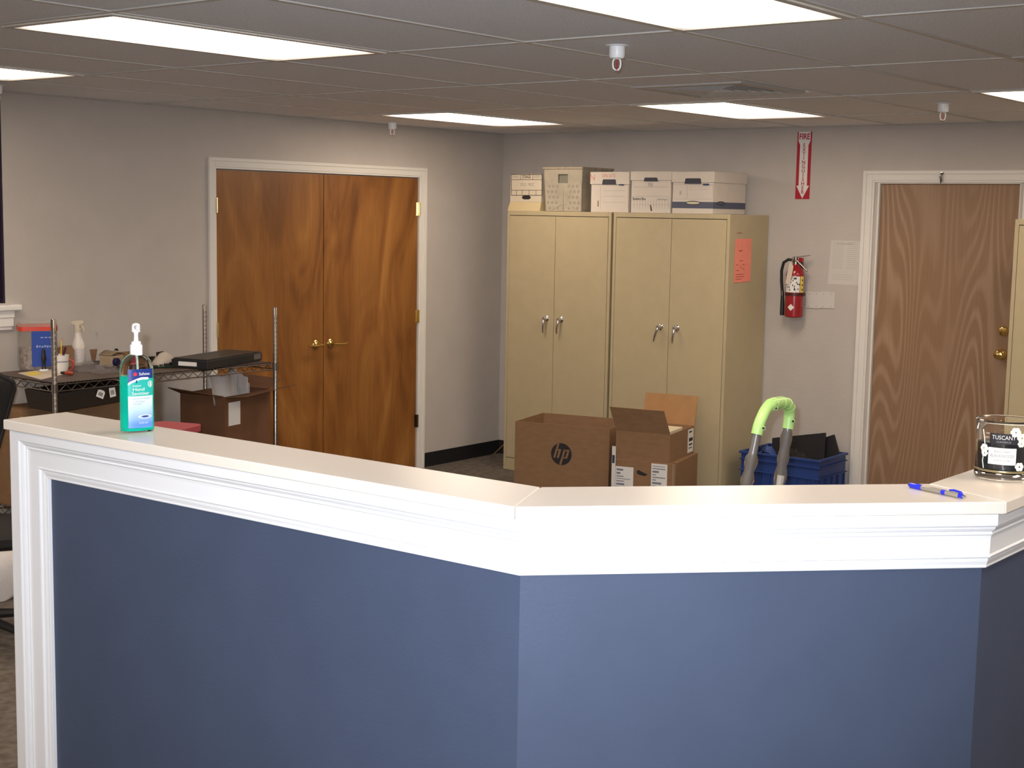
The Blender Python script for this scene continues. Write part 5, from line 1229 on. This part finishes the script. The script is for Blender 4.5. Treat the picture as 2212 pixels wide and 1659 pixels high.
# red bin between the half wall and the rack
rp0 = pd(360, 922, 6.35)
t = thing('red_bin', 'dull red plastic bin showing just above the ledge beside the sanitizer bottle', 'bin', (rp0.x, rp0.y, .0005), YAW-.35)
zr = pd(360, 921, 6.35).z
spec = [(.10,.09,.03,0),(.115,.105,.035,zr-.03),(.125,.115,.04,zr-.028),(.125,.115,.04,zr),(.124,.114,.04,zr+.001)]
part('bin_body', se_loft(MB(), [rrect(*s_) for s_ in spec], 24, caps=False).add(rrect(.10,.09,.03,0), [tuple(range(23,-1,-1))]).add(rrect(.124,.114,.04,zr+.001), [tuple(range(24))]), mat('dull_red_plastic', (.36,.06,.075,1), .45), t, W=False)

# ------------------------------------------------------------------ office chair at the frame's left edge
cc = pd(-66, 930, 6.1)
t = thing('office_chair', 'black office chair with a mesh back, cut by the frame beside the rack', 'chair', (cc.x, cc.y, 0), math.radians(-28))
tz = pd(10, 815, 6.1).z
def cb(u, v):
    wv = .205*max(.45, 1-.75*(1-v))*(1 if v < .9 else math.sqrt(max(.05, 1-((v-.9)/.13)**2)))
    return V(((u-.5)*2*wv, .035*(2*u-1)**2+.03*math.sin(PI*v), .52+(tz-.52)*v))
part('backrest', MB().grid(cb, 14, 18), M_mesh, t, W=False, solid=.012)
edge = [cb(0, i/18) for i in range(19)]+[cb(u/14, 1) for u in range(1, 14)]+[cb(1, 1-i/18) for i in range(19)]
part('back_frame', MB().tube(edge, .011, 8), M_black, t, W=False)
part('seat', se_loft(MB(), [rrect(.22,.21,.08,.42), rrect(.24,.23,.09,.44), rrect(.24,.23,.09,.47), rrect(.21,.20,.08,.49)], 24), M_mesh, t, W=False)
t.children[-1].location = (0,-.24,0)
part('back_post', MB().tube([V((0,.03,.75)), V((0,.06,.50)), V((0,.0,.41)), V((0,-.2,.41))], .018, 8), M_black, t, W=False)
part('gas_column', MB().tube([V((0,-.24,.42)), V((0,-.24,.10))], .025, 14), M_black, t, W=False)
for i in range(5):
    a_ = 2*PI*i/5+.3; e_ = V((.28*math.cos(a_), -.24+.28*math.sin(a_), .075))
    part('base_leg', MB().tube([V((0,-.24,.11)), e_], [.024,.014], 8), M_black, t, W=False)
    part('caster', MB().lathe([(.010,-.018),(.026,-.016),(.027,0),(.026,.016),(.010,.018)], V((e_.x, e_.y, .0275)), 16, (math.sin(a_), -math.cos(a_), 0)), M_black, t, W=False)
for s_ in (-1, 1):
    part('armrest', MB().tube([V((s_*.25,-.10,.44)), V((s_*.27,-.12,.58)), V((s_*.27,-.18,.64)), V((s_*.27,-.36,.64))], [.014,.014,.018,.016], 8), M_black, t, W=False)
# crumpled white bag on the floor seen at the very edge
wb = px(-6, 1120, 2, .0)
wb = pd(-14, 1085, 6.6); 
t = thing('white_bag', 'crumpled white plastic bag glimpsed beside the end of the half wall', 'bag', (wb.x, wb.y, 0))
part('bag_body', MB().lathe([(.10,.001),(.13,.05),(.14,.14),(.12,.22),(.07,.27),(.05,.31),(.08,.35)], (0,0,0), 18), mat('white_bag_film', (.70,.66,.64,1), .4, bump=1, bscale=30), t, W=False)
for v_ in t.children[-1].data.vertices:
    v_.co.x += .012*math.sin(60*v_.co.z+9*v_.co.y); v_.co.y += .012*math.sin(50*v_.co.z+40*v_.co.x)
